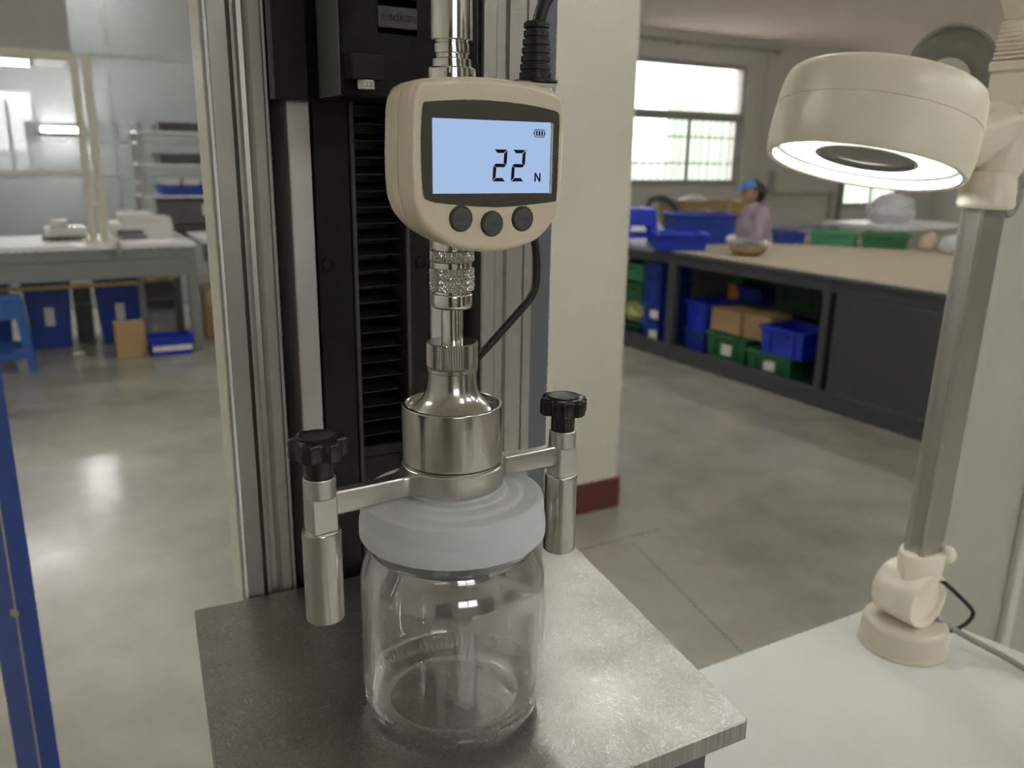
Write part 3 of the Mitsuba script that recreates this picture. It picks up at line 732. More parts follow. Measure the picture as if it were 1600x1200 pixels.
N0 = HC + e1 * .074 + nu * .040
N1 = np.array([.4135, .7260, 1.3830])
N2 = np.array([.4030, .7225, 1.350])
neck = bone(N0, .027, N1, .0235) + bone(N1, .0235, N2, .0195)
put(rl + '__neck', man(neck.refine_to_length(.006)) if hasattr(neck, 'refine_to_length') else neck, 'mat_lamp', WORLD, 60)
put(rl + '__post_collar', lathe([(0, 0), (.0200, 0), (.0215, .0015), (.0222, .004), (.0214, .018), (.0200, .030), (0, .030)], 56), 'mat_lamp', frame(np.array([.3985, .7225, 1.3150]), *[pf[:3, i] for i in range(3)]), 35)
put(rl + '__tilt_knob', lathe([(0, -.007), (.0185, -.007), (.0205, -.005), (.0205, .004), (.0190, .006), (.0160, .0062), (.0150, .005), (0, .005)], 40), 'mat_lamp_grey', axis_frame([.4250, .7380, 1.3270], unit([.65, -.76, 0])), 35)
# flip cover standing behind the head
put(rl + '__flip_cover', lathe([(0, -.004), (.030, -.004), (.0345, -.002), (.036, .003), (.036, .008), (.0335, .008), (.0325, .002), (.0285, .0005), (0, .0005)], 64), 'mat_lamp_grey', axis_frame([.3860, .790, 1.4330], unit([-.42, -.84, .10])), 35)
put(rl + '__flip_cover__mirror', lathe([(0, .0006), (.0190, .0006), (.0190, .0016), (0, .0024)], 48), 'mat_white_plastic', axis_frame([.3830, .789, 1.4230], unit([-.42, -.84, .10])), 60)  # white disc painted in as the glint inside the cover
# joint, rubber bellows and upper arm
J = np.array([.4160, .7270, 1.4020])
jf = frame(J, Bx, Ax, [0, 0, 1])
put(rl + '__joint_block', cat(cbm(-.0215, .0235, -.0170, .0170, -.012, .0225, c=.002), cbm(-.0225, .0245, -.0180, .0180, .0225, .0305, c=.0012)), 'mat_lamp', jf)
for i in range(9):
    put(rl + '__rubber_fold', cb(-.0215 + .0006 * i, .0235 - .0003 * i, -.0165, .0165, .0315 + .0034 * i, .0341 + .0034 * i, c=.0009), 'mat_lamp', jf)
put(rl + '__rubber_core', cb(-.0170, .0190, -.0130, .0130, .030, .0625, c=.002), 'mat_lamp', jf)
aa = np.array([.0, 0, .062]); ab = np.array([-.0830, -.01, .170])
dirn = unit(ab - aa); af = frame(aa, unit(np.cross([0, 1, 0], dirn)), [0, 1, 0], dirn) if False else None
ua = hull([(x, y, z) for x0, x1, z in ((-.0165, .0205, .0625), (-.0165, .0205, .068), (-.1100, -.0730, .190)) for x in (x0, x1) for y in (-.0135, .0135)])
put(rl + '__upper_arm', ua, 'mat_lamp', jf)
put(rl + '__black_lead', tube([[.4030, .7130, .975], [.4200, .7160, .962], [.4430, .7180, .941], [.4475, .7170, .932], [.4390, .7140, .923], [.4240, .7110, .918], [.4100, .7120, .914]], .0020, 12), 'mat_rubber', WORLD, True)
put(rl + '__power_cord', tube([[.4130, .7180, .927], [.4240, .7140, .9215], [.4450, .7020, .9130], [.4640, .6900, .9065], [.4790, .6740, .9018], [.4930, .6500, .9002], [.5100, .6050, .9002], [.5300, .53, .9002]], .0030, 12), 'mat_cable_grey', WORLD, True)

# ------------------------------------------------------------------ blue steel upright in the left foreground
bu = thing('blue_upright', 'blue painted steel angle post at the left edge, close to the camera', 'post')
BC = np.array([-.5040, .7581, 0]); t = .003
UF = frame(BC, Bx, Ax, Zx)
put(bu + '__flange', cat(cbm(0, .0188, 0, t, 0, 1.9, c=.0006)), 'mat_blue_steel', UF)
put(bu + '__flange', cat(cbm(-.0400, -.0002, -.0005, t - .0005, 0, 1.9, c=.0006)), 'mat_blue_steel', frame(BC, unit([math.sin(math.radians(115)), math.cos(math.radians(115)), 0]), unit([math.cos(math.radians(115)), -math.sin(math.radians(115)), 0]) * -1, Zx))
put(bu + '__worn_edge', tube([[.0003, .0003, 0], [.0003, .0003, 1.9]], .0011, 8, 1), 'mat_alu', UF, True)
hb_ = lathe([(0, -.004), (.0052, -.004), (.0052, 0), (.0044, .0012), (0, .0016)], 6)
put(bu + '__bolt', hb_, 'mat_chrome', axis_frame(BC + [-.0010, -.0005, .8925], unit([-.05, -1, 0])), False)
put(bu + '__bolt_washer', lathe([(0, -.004), (.0078, -.004), (.0078, -.003), (0, -.003)], 24), 'mat_blue_steel', axis_frame(BC + [-.0010, -.0005, .8925], unit([-.05, -1, 0])), 30)


# ------------------------------------------------------------------ crates, boxes
def crate_mesh(w, d, h, wall=.010, taper=.93, lip=.012):
    def fr(s, z, k=0): return [((x * w / 2 - k * np.sign(x)) * s, (y * d / 2 - k * np.sign(y)) * s, z) for x in (-1, 1) for y in (-1, 1)]
    o = hull(fr(taper, 0) + fr(1, h)); i = hull(fr(taper, wall, wall) + fr(1, h + .01, wall))
    m = o - i
    rim = m3.Manifold.cube([w + 2 * lip, d + 2 * lip, .016], True).translate([0, 0, h - .008]) - m3.Manifold.cube([w - 2 * wall, d - 2 * wall, .1], True).translate([0, 0, h - .008])
    ribs = m
    for x in (-.28, .28):
        ribs = ribs + m3.Manifold.cube([.016, d + .008, h * .8], True).translate([x * w, 0, h * .52])
    m = (ribs - i) + rim
    return man(m)


def crate(b, a, z, w, d, h, m, label, rot=0, card=None, handle=True, group=None, base='storage_crate', cat_='crate'):
    t_ = thing(base, label, cat_, group); F = rz([b, a, z], rot)
    put(t_ + '__body', crate_mesh(w, d, h), m, F, False)
    if handle:
        put(t_ + '__handle', cb(-w * .16, w * .16, -d / 2 - .014, -d / 2 - .002, h * .70, h * .78, c=.003), m, F)
    if card: put(t_ + '__label_card', cb(card - .045, card + .045, -d / 2 - .010, -d / 2 - .002, h * .30, h * .72, c=.001), 'mat_label', F)
    return t_


def carton(b, a, z, w, d, h, label, rot=0, m='mat_card', open_=False):
    t_ = thing('cardboard_box', label, 'box'); F = rz([b, a, z], rot)
    put(t_ + '__body', cb(-w / 2, w / 2, -d / 2, d / 2, 0, h, c=.003), m, F)
    for s in (-1, 1):
        put(t_ + '__flap', cb(-w / 2, w / 2, min(0, s * d / 2) + .002, max(0, s * d / 2) - .002, h, h + .004, c=.001), m, F)
    put(t_ + '__tape', cat(cbm(-w / 2 - .001, w / 2 + .001, -.022, .022, h + .003, h + .005, c=.0005)), 'mat_card_pale', F)
    return t_


# ------------------------------------------------------------------ right workbench
wb = thing('workbench', 'long dark grey workbench with a beige mat top and open bays at the right', 'workbench')
b0 = 3.79
put(wb + '__table_top', cb(b0 - .01, 5.62, 2.0, 4.60, .725, .752, c=.004), 'mat_bench_dark', ROOM)
put(wb + '__top_mat', cb(b0 - .005, 5.62, 2.02, 4.60, .752, .758, c=.002), 'mat_mat_beige', ROOM)
put(wb + '__table_top', cb(b0 - .01, 5.05, 4.602, 6.3, .725, .755, c=.004), 'mat_grey_top', ROOM)
put(wb + '__top_rail', cb(b0 + .005, b0 + .035, 2.0, 6.3, .665, .725, c=.003), 'mat_bench_dark', ROOM)
put(wb + '__plinth', cb(b0, b0 + .03, 2.0, 6.3, 0, .11, c=.003), 'mat_bench_dark', ROOM)
put(wb + '__bottom_shelf', cb(b0 + .03, 4.9, 2.0, 6.3, .03, .055, c=.003), 'mat_bench_dark', ROOM)
put(wb + '__back_panel', cb(4.9, 4.92, 2.0, 6.3, .05, .725, c=.003), 'mat_bench_dark', ROOM)
for a0, a1 in ((3.075, 3.125), (4.36, 4.44), (6.24, 6.30), (2.0, 2.05)):
    put(wb + '__upright', cb(b0, b0 + .05, a0, a1, 0, .725, c=.003), 'mat_bench_dark', ROOM)
put(wb + '__side_panel', cb(b0 + .002, b0 + .03, 2.05, 3.035, .10, .66, c=.003), 'mat_bench_dark', ROOM)
put(wb + '__side_panel', cb(b0 + .05, 4.9, 3.03, 3.05, .055, .725, c=.003), 'mat_bench_dark', ROOM)
put(wb + '__shelf', cb(4.26, 4.9, 3.13, 4.55, .395, .41, c=.003), 'mat_bench_dark', ROOM)
SH = .0555
B_ = 90   # crates here show their long side to -b: rotated so that local -y faces the aisle


def aisle(a0, a1, b, z, d, h, m, label, **k):
    return crate(b + d / 2, (a0 + a1) / 2, z, a1 - a0, d, h, m, label, rot=-90, **k)


aisle(4.165, 4.345, 3.90, SH, .30, .175, 'mat_blue_deep', 'blue crate at the lower left of the open bay, under another blue crate')
aisle(4.165, 4.345, 3.90, SH + .176, .30, .195, 'mat_blue', 'brighter blue crate stacked on a blue crate, left of the cardboard boxes')
aisle(3.775, 4.125, 3.90, SH, .30, .19, 'mat_green', 'green crate with a white label under the cardboard boxes', card=.02)
carton(4.05, 4.005, SH + .196, .225, .28, .150, 'brown cardboard box on the green crate, left of the other box', rot=-2, m='mat_card')
carton(4.06, 3.752, .2475, .21, .22, .16, 'brown cardboard box right of the other box, on green crates', rot=3, m='mat_card')
aisle(3.375, 3.735, 3.88, SH, .34, .155, 'mat_green', 'darker green crate with a white label, nearest the bench post', card=.02)
aisle(3.285, 3.615, 3.86, SH + .158, .30, .17, 'mat_blue', 'blue crate on top of the green crate nearest the bench post')
aisle(3.26, 3.40, 4.27, .4105, .22, .09, 'mat_blue_deep', 'small blue crate at the back of the bay, beside the bench post')
aisle(4.22, 4.345, 4.28, .52, .26, .11, 'mat_green', 'dark green crate high at the back left of the bay', handle=False)
k = put('orange_carton', cb(4.12, 4.30, 4.36, 4.356 + .10, .411, .52, c=.004) if False else cb(4.27, 4.43, 4.255, 4.345, .4105, .515, c=.004), 'mat_orange', ROOM); tag(k, 'small orange carton on the shelf above the blue crates', 'box')
aisle(4.03, 4.24, 4.27, .4105, .22, .10, 'mat_blue_deep', 'blue tray on the bay shelf, right of the orange carton')
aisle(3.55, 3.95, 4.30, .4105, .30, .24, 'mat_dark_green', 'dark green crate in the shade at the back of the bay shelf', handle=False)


def bag(key, c, r, m, label, fr=ROOM, cat_='bag', seed=1):
    s = trimesh.creation.icosphere(subdivisions=3, radius=1.0); v = s.vertices.copy()
    n_ = meshkit.fbm(v * 2.6 + seed * 7.3, 3, seed) - .5
    v = v * (1 + .45 * n_[:, None]); v[:, 2] = np.maximum(v[:, 2], -.72)
    s.vertices = v * np.asarray(r) + np.asarray(c) + [0, 0, .72 * r[2]]
    k_ = put(key, s, m, fr, 50); tag(k_, label, cat_); return k_


bag('plastic_bag', [4.46, 3.475, .4105], [.055, .05, .05], 'mat_grey_plastic', 'crumpled grey bag on the bay shelf beside the bench post', seed=3)
bag('plastic_bag', [4.36, 3.60, .651], [.05, .05, .03], 'mat_film', 'white crumpled bag at the top of the bay, on a dark green crate', seed=4)
# left bay
aisle(4.60, 4.775, 3.86, SH, .30, .145, 'mat_blue_deep', 'lowest blue crate of the stack of four left of the bench post', card=.05)
aisle(4.60, 4.775, 3.86, SH + .147, .30, .145, 'mat_blue_deep', 'second lowest blue crate of the stack of four left of the bench post', card=.05)
aisle(4.60, 4.775, 3.86, SH + .294, .30, .145, 'mat_blue_deep', 'third blue crate from below in the stack of four left of the bench post')
aisle(4.60, 4.775, 3.86, SH + .441, .30, .145, 'mat_blue_deep', 'topmost blue crate of the stack of four left of the bench post')
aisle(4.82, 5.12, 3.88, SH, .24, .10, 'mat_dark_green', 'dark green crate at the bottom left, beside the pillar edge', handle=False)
bag('fabric_bag', [4.02, 4.98, SH + .10], [.12, .13, .10], 'mat_yellow_green', 'yellow green bundle between green crates beside the pillar edge', seed=5, cat_='bag')
aisle(4.82, 5.12, 3.88, .335, .24, .125, 'mat_green', 'green crate on the yellow green bundle beside the pillar edge')
aisle(4.82, 5.12, 3.88, .475, .24, .13, 'mat_green_light', 'upper green crate beside the pillar edge, directly under the bench top')

# things on the right bench
TOPZ = .7586


def on_top(px_b, px_a, w, d, h, m, label, rot, **k): return crate(px_b, px_a, TOPZ if px_a < 4.6 else TOPZ - .003, w, d, h, m, label, rot=rot, **k)


on_top(3.91, 4.50, .34, .30, .115, 'mat_blue', 'bright blue crate at the front of the bench top, left of the bowl', -30 + 3)
on_top(4.42, 4.86, .46, .36, .215, 'mat_blue_deep', 'large blue bin on the bench top in front of the worker', -30 + 5, card=None)
on_top(5.02, 4.52, .19, .20, .085, 'mat_blue_deep', 'small blue tray on the bench just right of the worker', -30)
on_top(5.27, 4.30, .322, .24, .10, 'mat_green_light', 'left green tray of the pair at the back of the beige bench top', -56)
on_top(5.467, 4.005, .322, .24, .10, 'mat_green', 'right green tray of the pair at the back of the beige bench top', -56)
# blue plastic stool standing on the bench
def stool(b, a, z, s, h, m, label, rot=0, cat_='stool'):
    t_ = thing('plastic_stool', label, cat_); F = rz([b, a, z], rot); w = s / 2; tp = w * .80
    seat = cbm(-tp, tp, -tp, tp, h - .035, h, c=.012) - m3.Manifold.cube([.10, .025, .2], True).translate([0, 0, h])
    put(t_ + '__seat', seat, m, F)
    for x in (-1, 1):
        for y in (-1, 1):
            lw = .055
            leg = hull([((x * (tp - lw * i)), (y * (tp - lw * j)), h - .03) for i in (0, 1) for j in (0, 1)] + [((x * (w - lw * .8 * i)), (y * (w - lw * .8 * j)), 0) for i in (0, 1) for j in (0, 1)])
            put(t_ + '__leg', leg, m, F)
    for y in (-1, 1):
        put(t_ + '__apron', hull([(x * (tp - .01), y * (tp - .006 * i), h - .02) for x in (-1, 1) for i in (0, 1)] + [(x * (tp), y * (tp + .01 - .006 * i), h - .12) for x in (-1, 1) for i in (0, 1)]), m, F)
        put(t_ + '__rung', hull([(x * (w - .02), y * (w - .012 - .012 * i), z_) for x in (-1, 1) for i in (0, 1) for z_ in (h * .18, h * .30)]), m, F)
    for x in (-1, 1):
        put(t_ + '__apron', hull([(x * (tp - .006 * i), y * (tp - .01), h - .02) for y in (-1, 1) for i in (0, 1)] + [(x * (tp + .01 - .006 * i), y * (tp), h - .12) for y in (-1, 1) for i in (0, 1)]), m, F)
        put(t_ + '__rung', hull([(x * (w - .012 - .012 * i), y * (w - .02), z_) for y in (-1, 1) for i in (0, 1) for z_ in (h * .18, h * .30)]), m, F)
    return t_


stool(3.90, 4.93, TOPZ - .003, .27, .255, 'mat_blue', 'blue plastic step stool standing on the bench top beside the pillar', -30)
# bowl
bo = thing('bamboo_bowl', 'shallow bamboo coloured bowl with dark and white contents, in front of the worker', 'bowl')
F = rz([4.10, 4.02, TOPZ], 0)
put(bo + '__bowl', lathe([(0, 0), (.06, 0), (.095, .012), (.128, .046), (.135, .060), (.130, .061), (.122, .047), (.09, .018), (0, .010)], 40), 'mat_bamboo', F, 40)
bag('dark_cloth', [4.10, 4.02, TOPZ + .012], [.09, .085, .042], 'mat_grey_dark', 'dark cloth lying in the bamboo bowl', seed=9, cat_='cloth')
bag('plastic_bag', [4.06, 4.14, TOPZ + .062], [.04, .035, .035], 'mat_film', 'white crumpled bag at the left rim of the bamboo bowl', seed=11)
bag('plastic_bag', [4.17, 3.93, TOPZ + .050], [.03, .03, .03], 'mat_white_plastic', 'small white lump at the right rim of the bamboo bowl', seed=12)
bag('brown_bundle', [5.53, 3.70, TOPZ], [.06, .06, .075], 'mat_card_pale', 'brown crumpled bundle right of the green trays', seed=13, cat_='bundle')
bag('plastic_bag', [5.52, 3.50, TOPZ], [.08, .10, .075], 'mat_film', 'clear crumpled plastic bag at the right end of the bench, beside the lamp post', seed=14)
bag('plastic_bag', [7.25, 5.3, .80], [.26, .20, .16], 'mat_film', 'pile of white film bags behind the green trays', seed=15)
k = thing('side_table', 'pale side table behind the bench, under the pile of film bags', 'table')
put(k + '__table_top', cb(6.8, 8.0, 4.9, 5.7, .76, .80, c=.004), 'mat_bench_top', ROOM)
for b_, a_ in ((6.85, 4.95), (7.95, 4.95), (6.85, 5.65), (7.95, 5.65)): put(k + '__leg', cb(b_ - .02, b_ + .02, a_ - .02, a_ + .02, 0, .76, c=.003), 'mat_frame_grey', ROOM)
# behind the bins: wicker arch with white sack, yellow box, rail
k = thing('back_table', 'low grey table behind the blue bins, under the barred window', 'table')
put(k + '__table_top', cb(5.15, 7.6, 6.35, 7.3, .66, .69, c=.004), 'mat_grey_top', ROOM)
for b_, a_ in ((5.2, 6.4), (7.55, 6.4), (5.2, 7.25), (7.55, 7.25)): put(k + '__leg', cb(b_ - .02, b_ + .02, a_ - .02, a_ + .02, 0, .66, c=.003), 'mat_bench_gray', ROOM)
k = thing('wicker_basket', 'brown wicker basket behind the large blue bin', 'basket')
put(k + '__body', crate_mesh(.62, .40, .27, .02, .9, .012), 'mat_wicker', rz([6.05, 6.75, .69], 0), False)
bag('white_sack', [6.0, 6.72, .72], [.25, .16, .17], 'mat_white_plastic', 'white sack heaped in the wicker basket', seed=17, cat_='sack')
k = put('yellow_box', cb(6.52, 6.74, 6.5, 6.7, .6905, .95, c=.008), 'mat_yellow', ROOM); tag(k, 'yellow box standing behind the worker\'s cap', 'box')
k = thing('grey_hose', 'dark grey hose arching behind the blue stool under the window', 'hose')
put(k + '__hose', tube([[5.22, 6.45, .725], [5.22, 6.45, .95], [5.34, 6.45, 1.0], [5.5, 6.45, .95], [5.58, 6.45, .84], [5.62, 6.45, .725]], .03, 10), 'mat_grey_dark', ROOM, True)
k = thing('wall_rail', 'thin grey wall rail with an upright switch post behind the worker', 'rail')
put(k + '__rail', cb(8.45, 9.9, RA1 - .05, RA1, .92, .95, c=.004), 'mat_grey_plastic', ROOM)
put(k + '__upright', cb(8.62, 8.70, RA1 - .06, RA1, .92, 1.24, c=.006), 'mat_grey_plastic', ROOM)
put(k + '__upright', cb(9.82, 9.87, RA1 - .06, RA1, .60, .97, c=.006), 'mat_grey_plastic', ROOM)

# ------------------------------------------------------------------ left bench
lb = thing('packing_bench', 'grey workbench with a bright white edged top along the left back wall', 'workbench')
put(lb + '__table_top', cb(-2.2, .985, 6.09, 6.95, .725, .758, c=.004), 'mat_bench_top', ROOM)
put(lb + '__apron', cb(-2.2, .93, 6.105, 6.125, .53, .725, c=.004), 'mat_bench_gray', ROOM)
put(lb + '__apron_ledge', cb(-2.2, .93, 6.095, 6.11, .655, .675, c=.003), 'mat_bench_gray', ROOM)
for b_ in (.92, -2.15):
    for a_ in (6.10, 6.88): put(lb + '__leg', cb(b_, b_ + .062, a_, a_ + .062, 0, .725, c=.004), 'mat_bench_gray', ROOM)
put(lb + '__yellow_rail', cb(-2.1, .64, 6.37, 6.40, .445, .470, c=.003), 'mat_yellow', ROOM)
put(lb + '__yellow_rail', cb(.66, .93, 6.60, 6.63, .445, .472, c=.003), 'mat_yellow', ROOM)
put(lb + '__rail_post', cb(.62, .665, 6.37, 6.41, 0, .47, c=.003), 'mat_bench_gray', ROOM)
lb2 = thing('packing_bench', 'second grey workbench, just visible right of the white edged bench, behind the tester column', 'workbench')
put(lb2 + '__table_top', cb(1.06, 3.2, 6.25, 6.93, .725, .758, c=.004), 'mat_bench_top', ROOM)
put(lb2 + '__apron', cb(1.06, 3.2, 6.26, 6.28, .60, .725, c=.004), 'mat_dark_blue_grey', ROOM)
put(lb2 + '__yellow_rail', cb(1.06, 3.2, 6.40, 6.43, .455, .485, c=.003), 'mat_yellow', ROOM)
for b_ in (1.20, 3.12):
    for a_ in (6.27, 6.87): put(lb2 + '__leg', cb(b_, b_ + .05, a_, a_ + .05, 0, .725, c=.004), 'mat_bench_gray', ROOM)
carton(1.22, 6.55, 0, .28, .26, .24, 'brown cardboard box under the second bench, beside the tester column', m='mat_card')
carton(1.24, 6.60, .246, .30, .26, .13, 'pale carton on the brown box under the second bench', m='mat_card_pale')
# blue bins with a label card
def tall_bin(b, a, label):
    t_ = thing('blue_bin', label, 'bin'); F = rz([b, a, 0], 0); w, d, h = .29, .26, .465
    o = hull([(x * w / 2 * s, y * d / 2 * s, z) for x in (-1, 1) for y in (-1, 1) for s, z in ((.84, .002), (1, h))])
    i = hull([(x * (w / 2 - .008) * s, y * (d / 2 - .008) * s, z) for x in (-1, 1) for y in (-1, 1) for s, z in ((.84, .012), (1, h + .02))])
    rim = m3.Manifold.cube([w + .016, d + .016, .03], True).translate([0, 0, h - .015]) - m3.Manifold.cube([w - .016, d - .016, .1], True).translate([0, 0, h - .015])
    put(t_ + '__body', (o - i) + rim, 'mat_blue_deep', F)
    put(t_ + '__label_card', cb(-.03, .03, -d / 2 + .004, -d / 2 + .0145, .165, .295, c=.001), 'mat_label', F)
    put(t_ + '__clip', cb(-.035, .035, -d / 2 - .035, -d / 2, .43, .462, c=.004), 'mat_grey_dark', F)


tall_bin(.505, 6.68, 'blue bin with a white label behind the cardboard box, under the left bench')
tall_bin(.055, 6.68, 'blue bin with a white label in the middle of the three under the left bench')
tall_bin(-.31, 6.66, 'blue bin with a white label seen through the blue stool at the left edge')
stool(-.235, 6.085, 0, .36, .455, 'mat_blue_stool', 'blue plastic stool at the left edge, in front of the bench', 0)
carton(.515, 6.13, 0, .185, .15, .228, 'plain brown cardboard box on the floor, between blue bin and blue tray')
t_ = crate(.765, 6.10, 0, .27, .20, .125, 'mat_blue', 'low blue tray with a white front strip on the floor beside the bench leg', handle=False)
put(t_ + '__front_strip', cb(-.128, .128, -.113, -.104, .035, .070, c=.001), 'mat_label', rz([.765, 6.10, 0], 0))
k = put('paper_scrap', cb(.16, .24, 6.26, 6.31, 0.0005, .018, c=.006), 'mat_label', ROOM); tag(k, 'small white scrap on the floor in front of the middle blue bin', 'paper')
k = thing('grey_case', 'grey storage case with dark gap under the bench, left of the bench leg', 'case')
put(k + '__body', cb(.68, .905, 6.78, 6.95, .205, .40, c=.006), 'mat_grey_dark', ROOM)
put(k + '__lid', cb(.675, .91, 6.775, 6.95, .265, .285, c=.004), 'mat_bench_gray', ROOM)
k = thing('grey_case', 'pale grey case low under the bench, above the blue tray', 'case')
put(k + '__body', cb(.68, .905, 6.76, 6.95, 0, .2, c=.006), 'mat_grey_plastic', ROOM)
put(k + '__lid', cb(.675, .91, 6.755, 6.95, .17, .2045, c=.004), 'mat_bench_gray', ROOM)
k = thing('grey_case', 'dark grey case between the two right blue bins', 'case')
put(k + '__body', cb(.225, .335, 6.72, 6.95, 0, .40, c=.006), 'mat_bench_dark', ROOM)
put(k + '__lid', cb(.22, .34, 6.71, 6.95, .27, .29, c=.004), 'mat_bench_gray', ROOM)

# glass screen on the left bench
gs = thing('glass_screen', 'glass screen in a cream frame standing on the left bench', 'screen')
put(gs + '__post', cb(.350, .392, 6.28, 6.32, .758, 1.955, c=.006), 'mat_cream_frame', ROOM)
put(gs + '__post', cb(.418, .468, 6.29, 6.34, .758, 1.955, c=.006), 'mat_cream_frame', ROOM)
put(gs + '__top_rail', cb(-2.15, .352, 6.28, 6.32, 1.905, 1.955, c=.006), 'mat_cream_frame', ROOM)
put(gs + '__middle_rail', cb(-2.15, .352, 6.28, 6.32, 1.195, 1.225, c=.005), 'mat_cream_frame', ROOM)
put(gs + '__post', cb(-2.19, -2.15, 6.28, 6.32, .758, 1.955, c=.006), 'mat_cream_frame', ROOM)
put(gs + '__pane', cb(-2.15, .350, 6.298, 6.302, 1.225, 1.905, c=.0005), 'mat_pane', ROOM, False)
for b0_ in (.30, .43): put(gs + '__foot', cb(b0_, b0_ + .10, 6.22, 6.36, .758, .782, c=.006), 'mat_cream_frame', ROOM)
for z_ in (1.0, 1.45): put(gs + '__joint_clip', cb(.385, .425, 6.285, 6.33, z_, z_ + .03, c=.004), 'mat_white_plastic', ROOM)
k = put('clamp', tube([[.50, 6.10, .775], [.50, 6.075, .77], [.505, 6.07, .73], [.50, 6.075, .70], [.50, 6.10, .695]], .011, 10), 'mat_grey_plastic', ROOM, True); tag(k, 'small grey clamp on the bench edge at the foot of the glass screen', 'clamp')

# devices on the left bench
k = thing('bench_scale', 'low white bench scale with a small box on it, left of the cream posts', 'scale')
put(k + '__body', cb(.09, .345, 6.45, 6.72, .785, .845, c=.008), 'mat_white_plastic', ROOM)
put(k + '__base', cb(.075, .345, 6.47, 6.70, .758, .785, c=.004), 'mat_grey_dark', ROOM)
put(k + '__display_box', cb(.125, .235, 6.46, 6.58, .845, .895, c=.008), 'mat_white_plastic', ROOM)
k = thing('label_printer', 'white desktop machine right of the cream posts on the left bench', 'machine')
put(k + '__body', cat(cbm(.50, .90, 6.45, 6.78, .775, .868, c=.010), cbm(.56, .78, 6.48, 6.72, .86, .935, c=.014), cbm(.74, .90, 6.48, 6.74, .86, .90, c=.010)), 'mat_white_plastic', ROOM)
put(k + '__base', cb(.52, .72, 6.46, 6.76, .758, .776, c=.003), 'mat_grey_dark', ROOM)
put(k + '__side_box', cb(.72, .885, 6.43, 6.7, .758, .80, c=.006), 'mat_white_plastic', ROOM)
put(k + '__slot', cb(.53, .70, 6.446, 6.46, .785, .82, c=.002), 'mat_grey_dark', ROOM)

# rack with trays behind the left bench
rk = thing('steel_rack', 'grey steel rack with trays behind the left bench, beside the tester column', 'rack')
for b_ in (.775, 1.60):
    for a_ in (6.98, 7.42): put(rk + '__upright', cb(b_, b_ + .045, a_, a_ + .045, 0, 1.565, c=.004), 'mat_grey_plastic', ROOM)
for z_ in (.70, 1.03, 1.265, 1.505): put(rk + '__shelf', cb(.78, 1.645, 6.975, 7.46, z_ - .022, z_, c=.003), 'mat_white_plastic', ROOM)
for z_ in (.75, 1.1, 1.4): put(rk + '__side_brace', cb(.783, .79, 7.02, 7.42, z_, z_ + .03, c=.002), 'mat_grey_plastic', ROOM)


def tray(z, h, b0_, b1_, m, label, card=0):
    t_ = thing('rack_tray', label, 'tray'); F = rz([(b0_ + b1_) / 2, 7.2, z], 0)
    put(t_ + '__body', crate_mesh(b1_ - b0_, .40, h, .01, .95, .006), m, F, False)
    for i in range(card): put(t_ + '__label_card', cb(-.03 + .15 * i, .045 + .15 * i, -.213, -.203, h * .35, h * .85, c=.001), 'mat_label', F)


tray(1.506, .062, .93, 1.55, 'mat_grey_dark', 'black tray on the top shelf of the grey rack')
tray(1.266, .075, .92, 1.55, 'mat_grey_dark', 'black tray on the second shelf of the grey rack')
k = thing('white_box', 'row of small white boxes under the second rack shelf', 'box')
put(k + '__body', cb(.93, 1.06, 7.02, 7.3, 1.10, 1.165, c=.01), 'mat_white_plastic', ROOM)
put(k + '__body', cb(1.08, 1.20, 7.02, 7.3, 1.10, 1.16, c=.01), 'mat_white_plastic', ROOM)
tray(1.031, .068, .92, 1.55, 'mat_blue_deep', 'dark blue tray on the third rack shelf, under the white boxes')
tray(.81, .18, .91, 1.55, 'mat_grey_dark', 'tall black tray with white labels in the rack', 2)
tray(.701, .10, .92, 1.55, 'mat_grey_dark', 'black tray on the lowest visible rack shelf, behind the white machine')

# ------------------------------------------------------------------ worker
pw = thing('person', 'seated worker in a pale pink shirt and blue cap, seen from behind at the bench', 'person')
PF = rz([5.83, 5.62, 0], 155)     # local +x: where the worker faces


def body(bones, res=.02, it=12):
    m = None
    for a_, ra, b_, rb in bones:
        q = bone(a_, ra, b_, rb); m = q if m is None else m + q
    m = man(m.refine_to_length(res)); m.merge_vertices()
    trimesh.smoothing.filter_taubin(m, iterations=it); return m


SEAT = .40
sk = []
hip, chest, nk, hd = (0, 0, SEAT + .10), (.03, 0, SEAT + .36), (.06, 0, SEAT + .575), (.085, 0, SEAT + .665)
sk += [(hip, .11, chest, .112), (chest, .09, nk, .045), (nk, .048, (.08, 0, SEAT + .63), .05), (hd, .080, (.085, 0, SEAT + .69), .078), ((.13, 0, SEAT + .635), .045, (.10, 0, SEAT + .66), .06)]
for s in (-1, 1):
    sh, el, wr = (.03, .165 * s, SEAT + .51), (.09, .205 * s, SEAT + .235), (.27, .13 * s, SEAT + .205)
    sk += [((.03, .08 * s, SEAT + .52), .06, sh, .055), (sh, .052, el, .042), (el, .040, wr, .028)]
    kn_, an = (.42, .10 * s, SEAT + .06), (.40, .10 * s, .07)
    sk += [((.02, .09 * s, SEAT + .08), .09, kn_, .062), (kn_, .06, an, .042), (an, .04, (.52, .10 * s, .035), .033)]
    pm = np.array([.335, .115 * s, SEAT + .203])
    sk += [(wr, .027, tuple(pm), .024)]
    for i in range(4):
        y0 = (i - 1.5) * .019; f = np.array([.02, y0, 0]); L = (.062, .072, .068, .054)[i]
        sk += [(tuple(pm + f), .0095, tuple(pm + f + [L * .55, 0, -.006]), .0085), (tuple(pm + f + [L * .55, 0, -.006]), .0085, tuple(pm + f + [L, 0, -.026]), .0075)]
    sk += [(tuple(pm + [-.02, -.022 * s, 0]), .011, tuple(pm + [.03, -.05 * s, -.008]), .009)]
bm = body(sk, .016, 8)
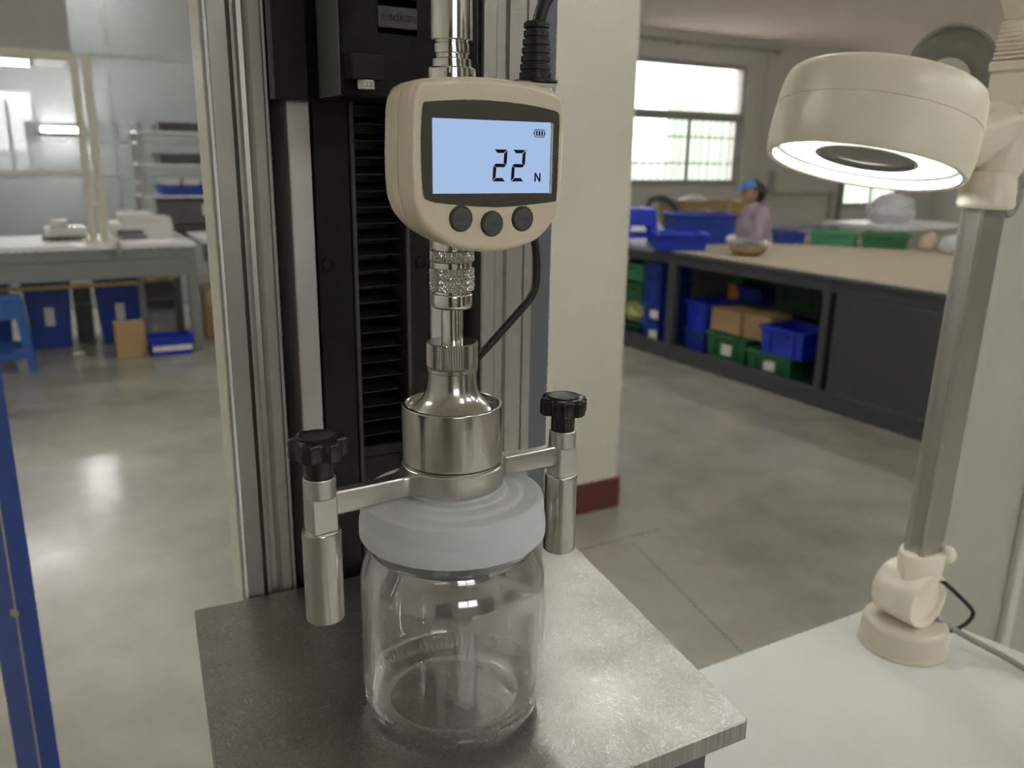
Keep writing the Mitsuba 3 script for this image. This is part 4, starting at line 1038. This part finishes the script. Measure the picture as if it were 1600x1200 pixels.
put(pw + '__body', bm, 'mat_skin', PF, True)
hy = SEAT + .668
face = [lathe([(0, -.02), (.012, -.012), (.009, .012), (0, .02)], 10)]
nose = man(bone((.150, 0, hy + .018), .008, (.175, 0, hy - .012), .012)); put(pw + '__nose', nose, 'mat_skin', PF, True)
for s in (-1, 1):
    put(pw + '__eye', m3.Manifold.sphere(.011, 16).translate([.152, .030 * s, hy + .012]), 'mat_grey_dark', PF, True)
    put(pw + '__ear', man(bone((.08, .080 * s, hy + .015), .018, (.078, .080 * s, hy - .018), .013)), 'mat_skin', PF, True)
put(pw + '__mouth', bone((.158, -.02, hy - .045), .006, (.158, .02, hy - .045), .006), 'mat_orange', PF, True)
hair = (bone((.055, 0, hy + .022), .092, (.075, 0, hy + .045), .084) + bone((.035, 0, hy - .01), .078, (.04, 0, hy + .02), .088)) - hull([(x, y, z) for x in (.10, .3) for y in (-.2, .2) for z in (hy - .2, hy + .055)])
put(pw + '__hair', man(hair), 'mat_hair', PF, 50)
shirt = body([((0, 0, SEAT + .13), .140, (.025, 0, SEAT + .36), .150), ((.025, 0, SEAT + .36), .150, (.035, 0, SEAT + .47), .105), ((.035, 0, SEAT + .47), .10, (.055, 0, SEAT + .55), .062)] +
             [q for s in (-1, 1) for q in (((.03, .09 * s, SEAT + .48), .090, (.03, .170 * s, SEAT + .50), .066), ((.03, .17 * s, SEAT + .50), .068, (.088, .207 * s, SEAT + .275), .060))], .02, 10)
put(pw + '__shirt', shirt, 'mat_shirt', PF, True)
tr = body([q for s in (-1, 1) for q in (((0, .085 * s, SEAT + .075), .108, (.43, .10 * s, SEAT + .06), .075), ((.43, .10 * s, SEAT + .06), .074, (.405, .10 * s, .10), .055))], .02, 8)
put(pw + '__trousers', tr, 'mat_trousers', PF, True)
cap = pw + '__cap'
cp_ = (m3.Manifold.sphere(.099, 40).scale([1.06, .96, .92]).translate([.080, 0, hy + .035])) - m3.Manifold.cube([.6, .6, .3], True).translate([.08, 0, hy - .09]) - hull([(x, y, z) for x, z in ((-.2, hy - .2), (.055, hy - .2), (.10, hy + .3), (-.2, hy + .3)) for y in (-.3, .3)])
put(cap, cp_, 'mat_cap', PF, 40); used.add(cap)
brim = hull([(.150 + .105 * math.cos(t_), .085 * math.sin(t_), hy + .055 - .030 * math.cos(t_) + z_) for t_ in np.linspace(-PI / 2, PI / 2, 13) for z_ in (0, .008)])
put(cap + '__brim', brim, 'mat_cap', PF, 40)
stool(5.83, 5.62, 0, .36, .345, 'mat_blue_stool', 'blue plastic stool under the seated worker', 155)
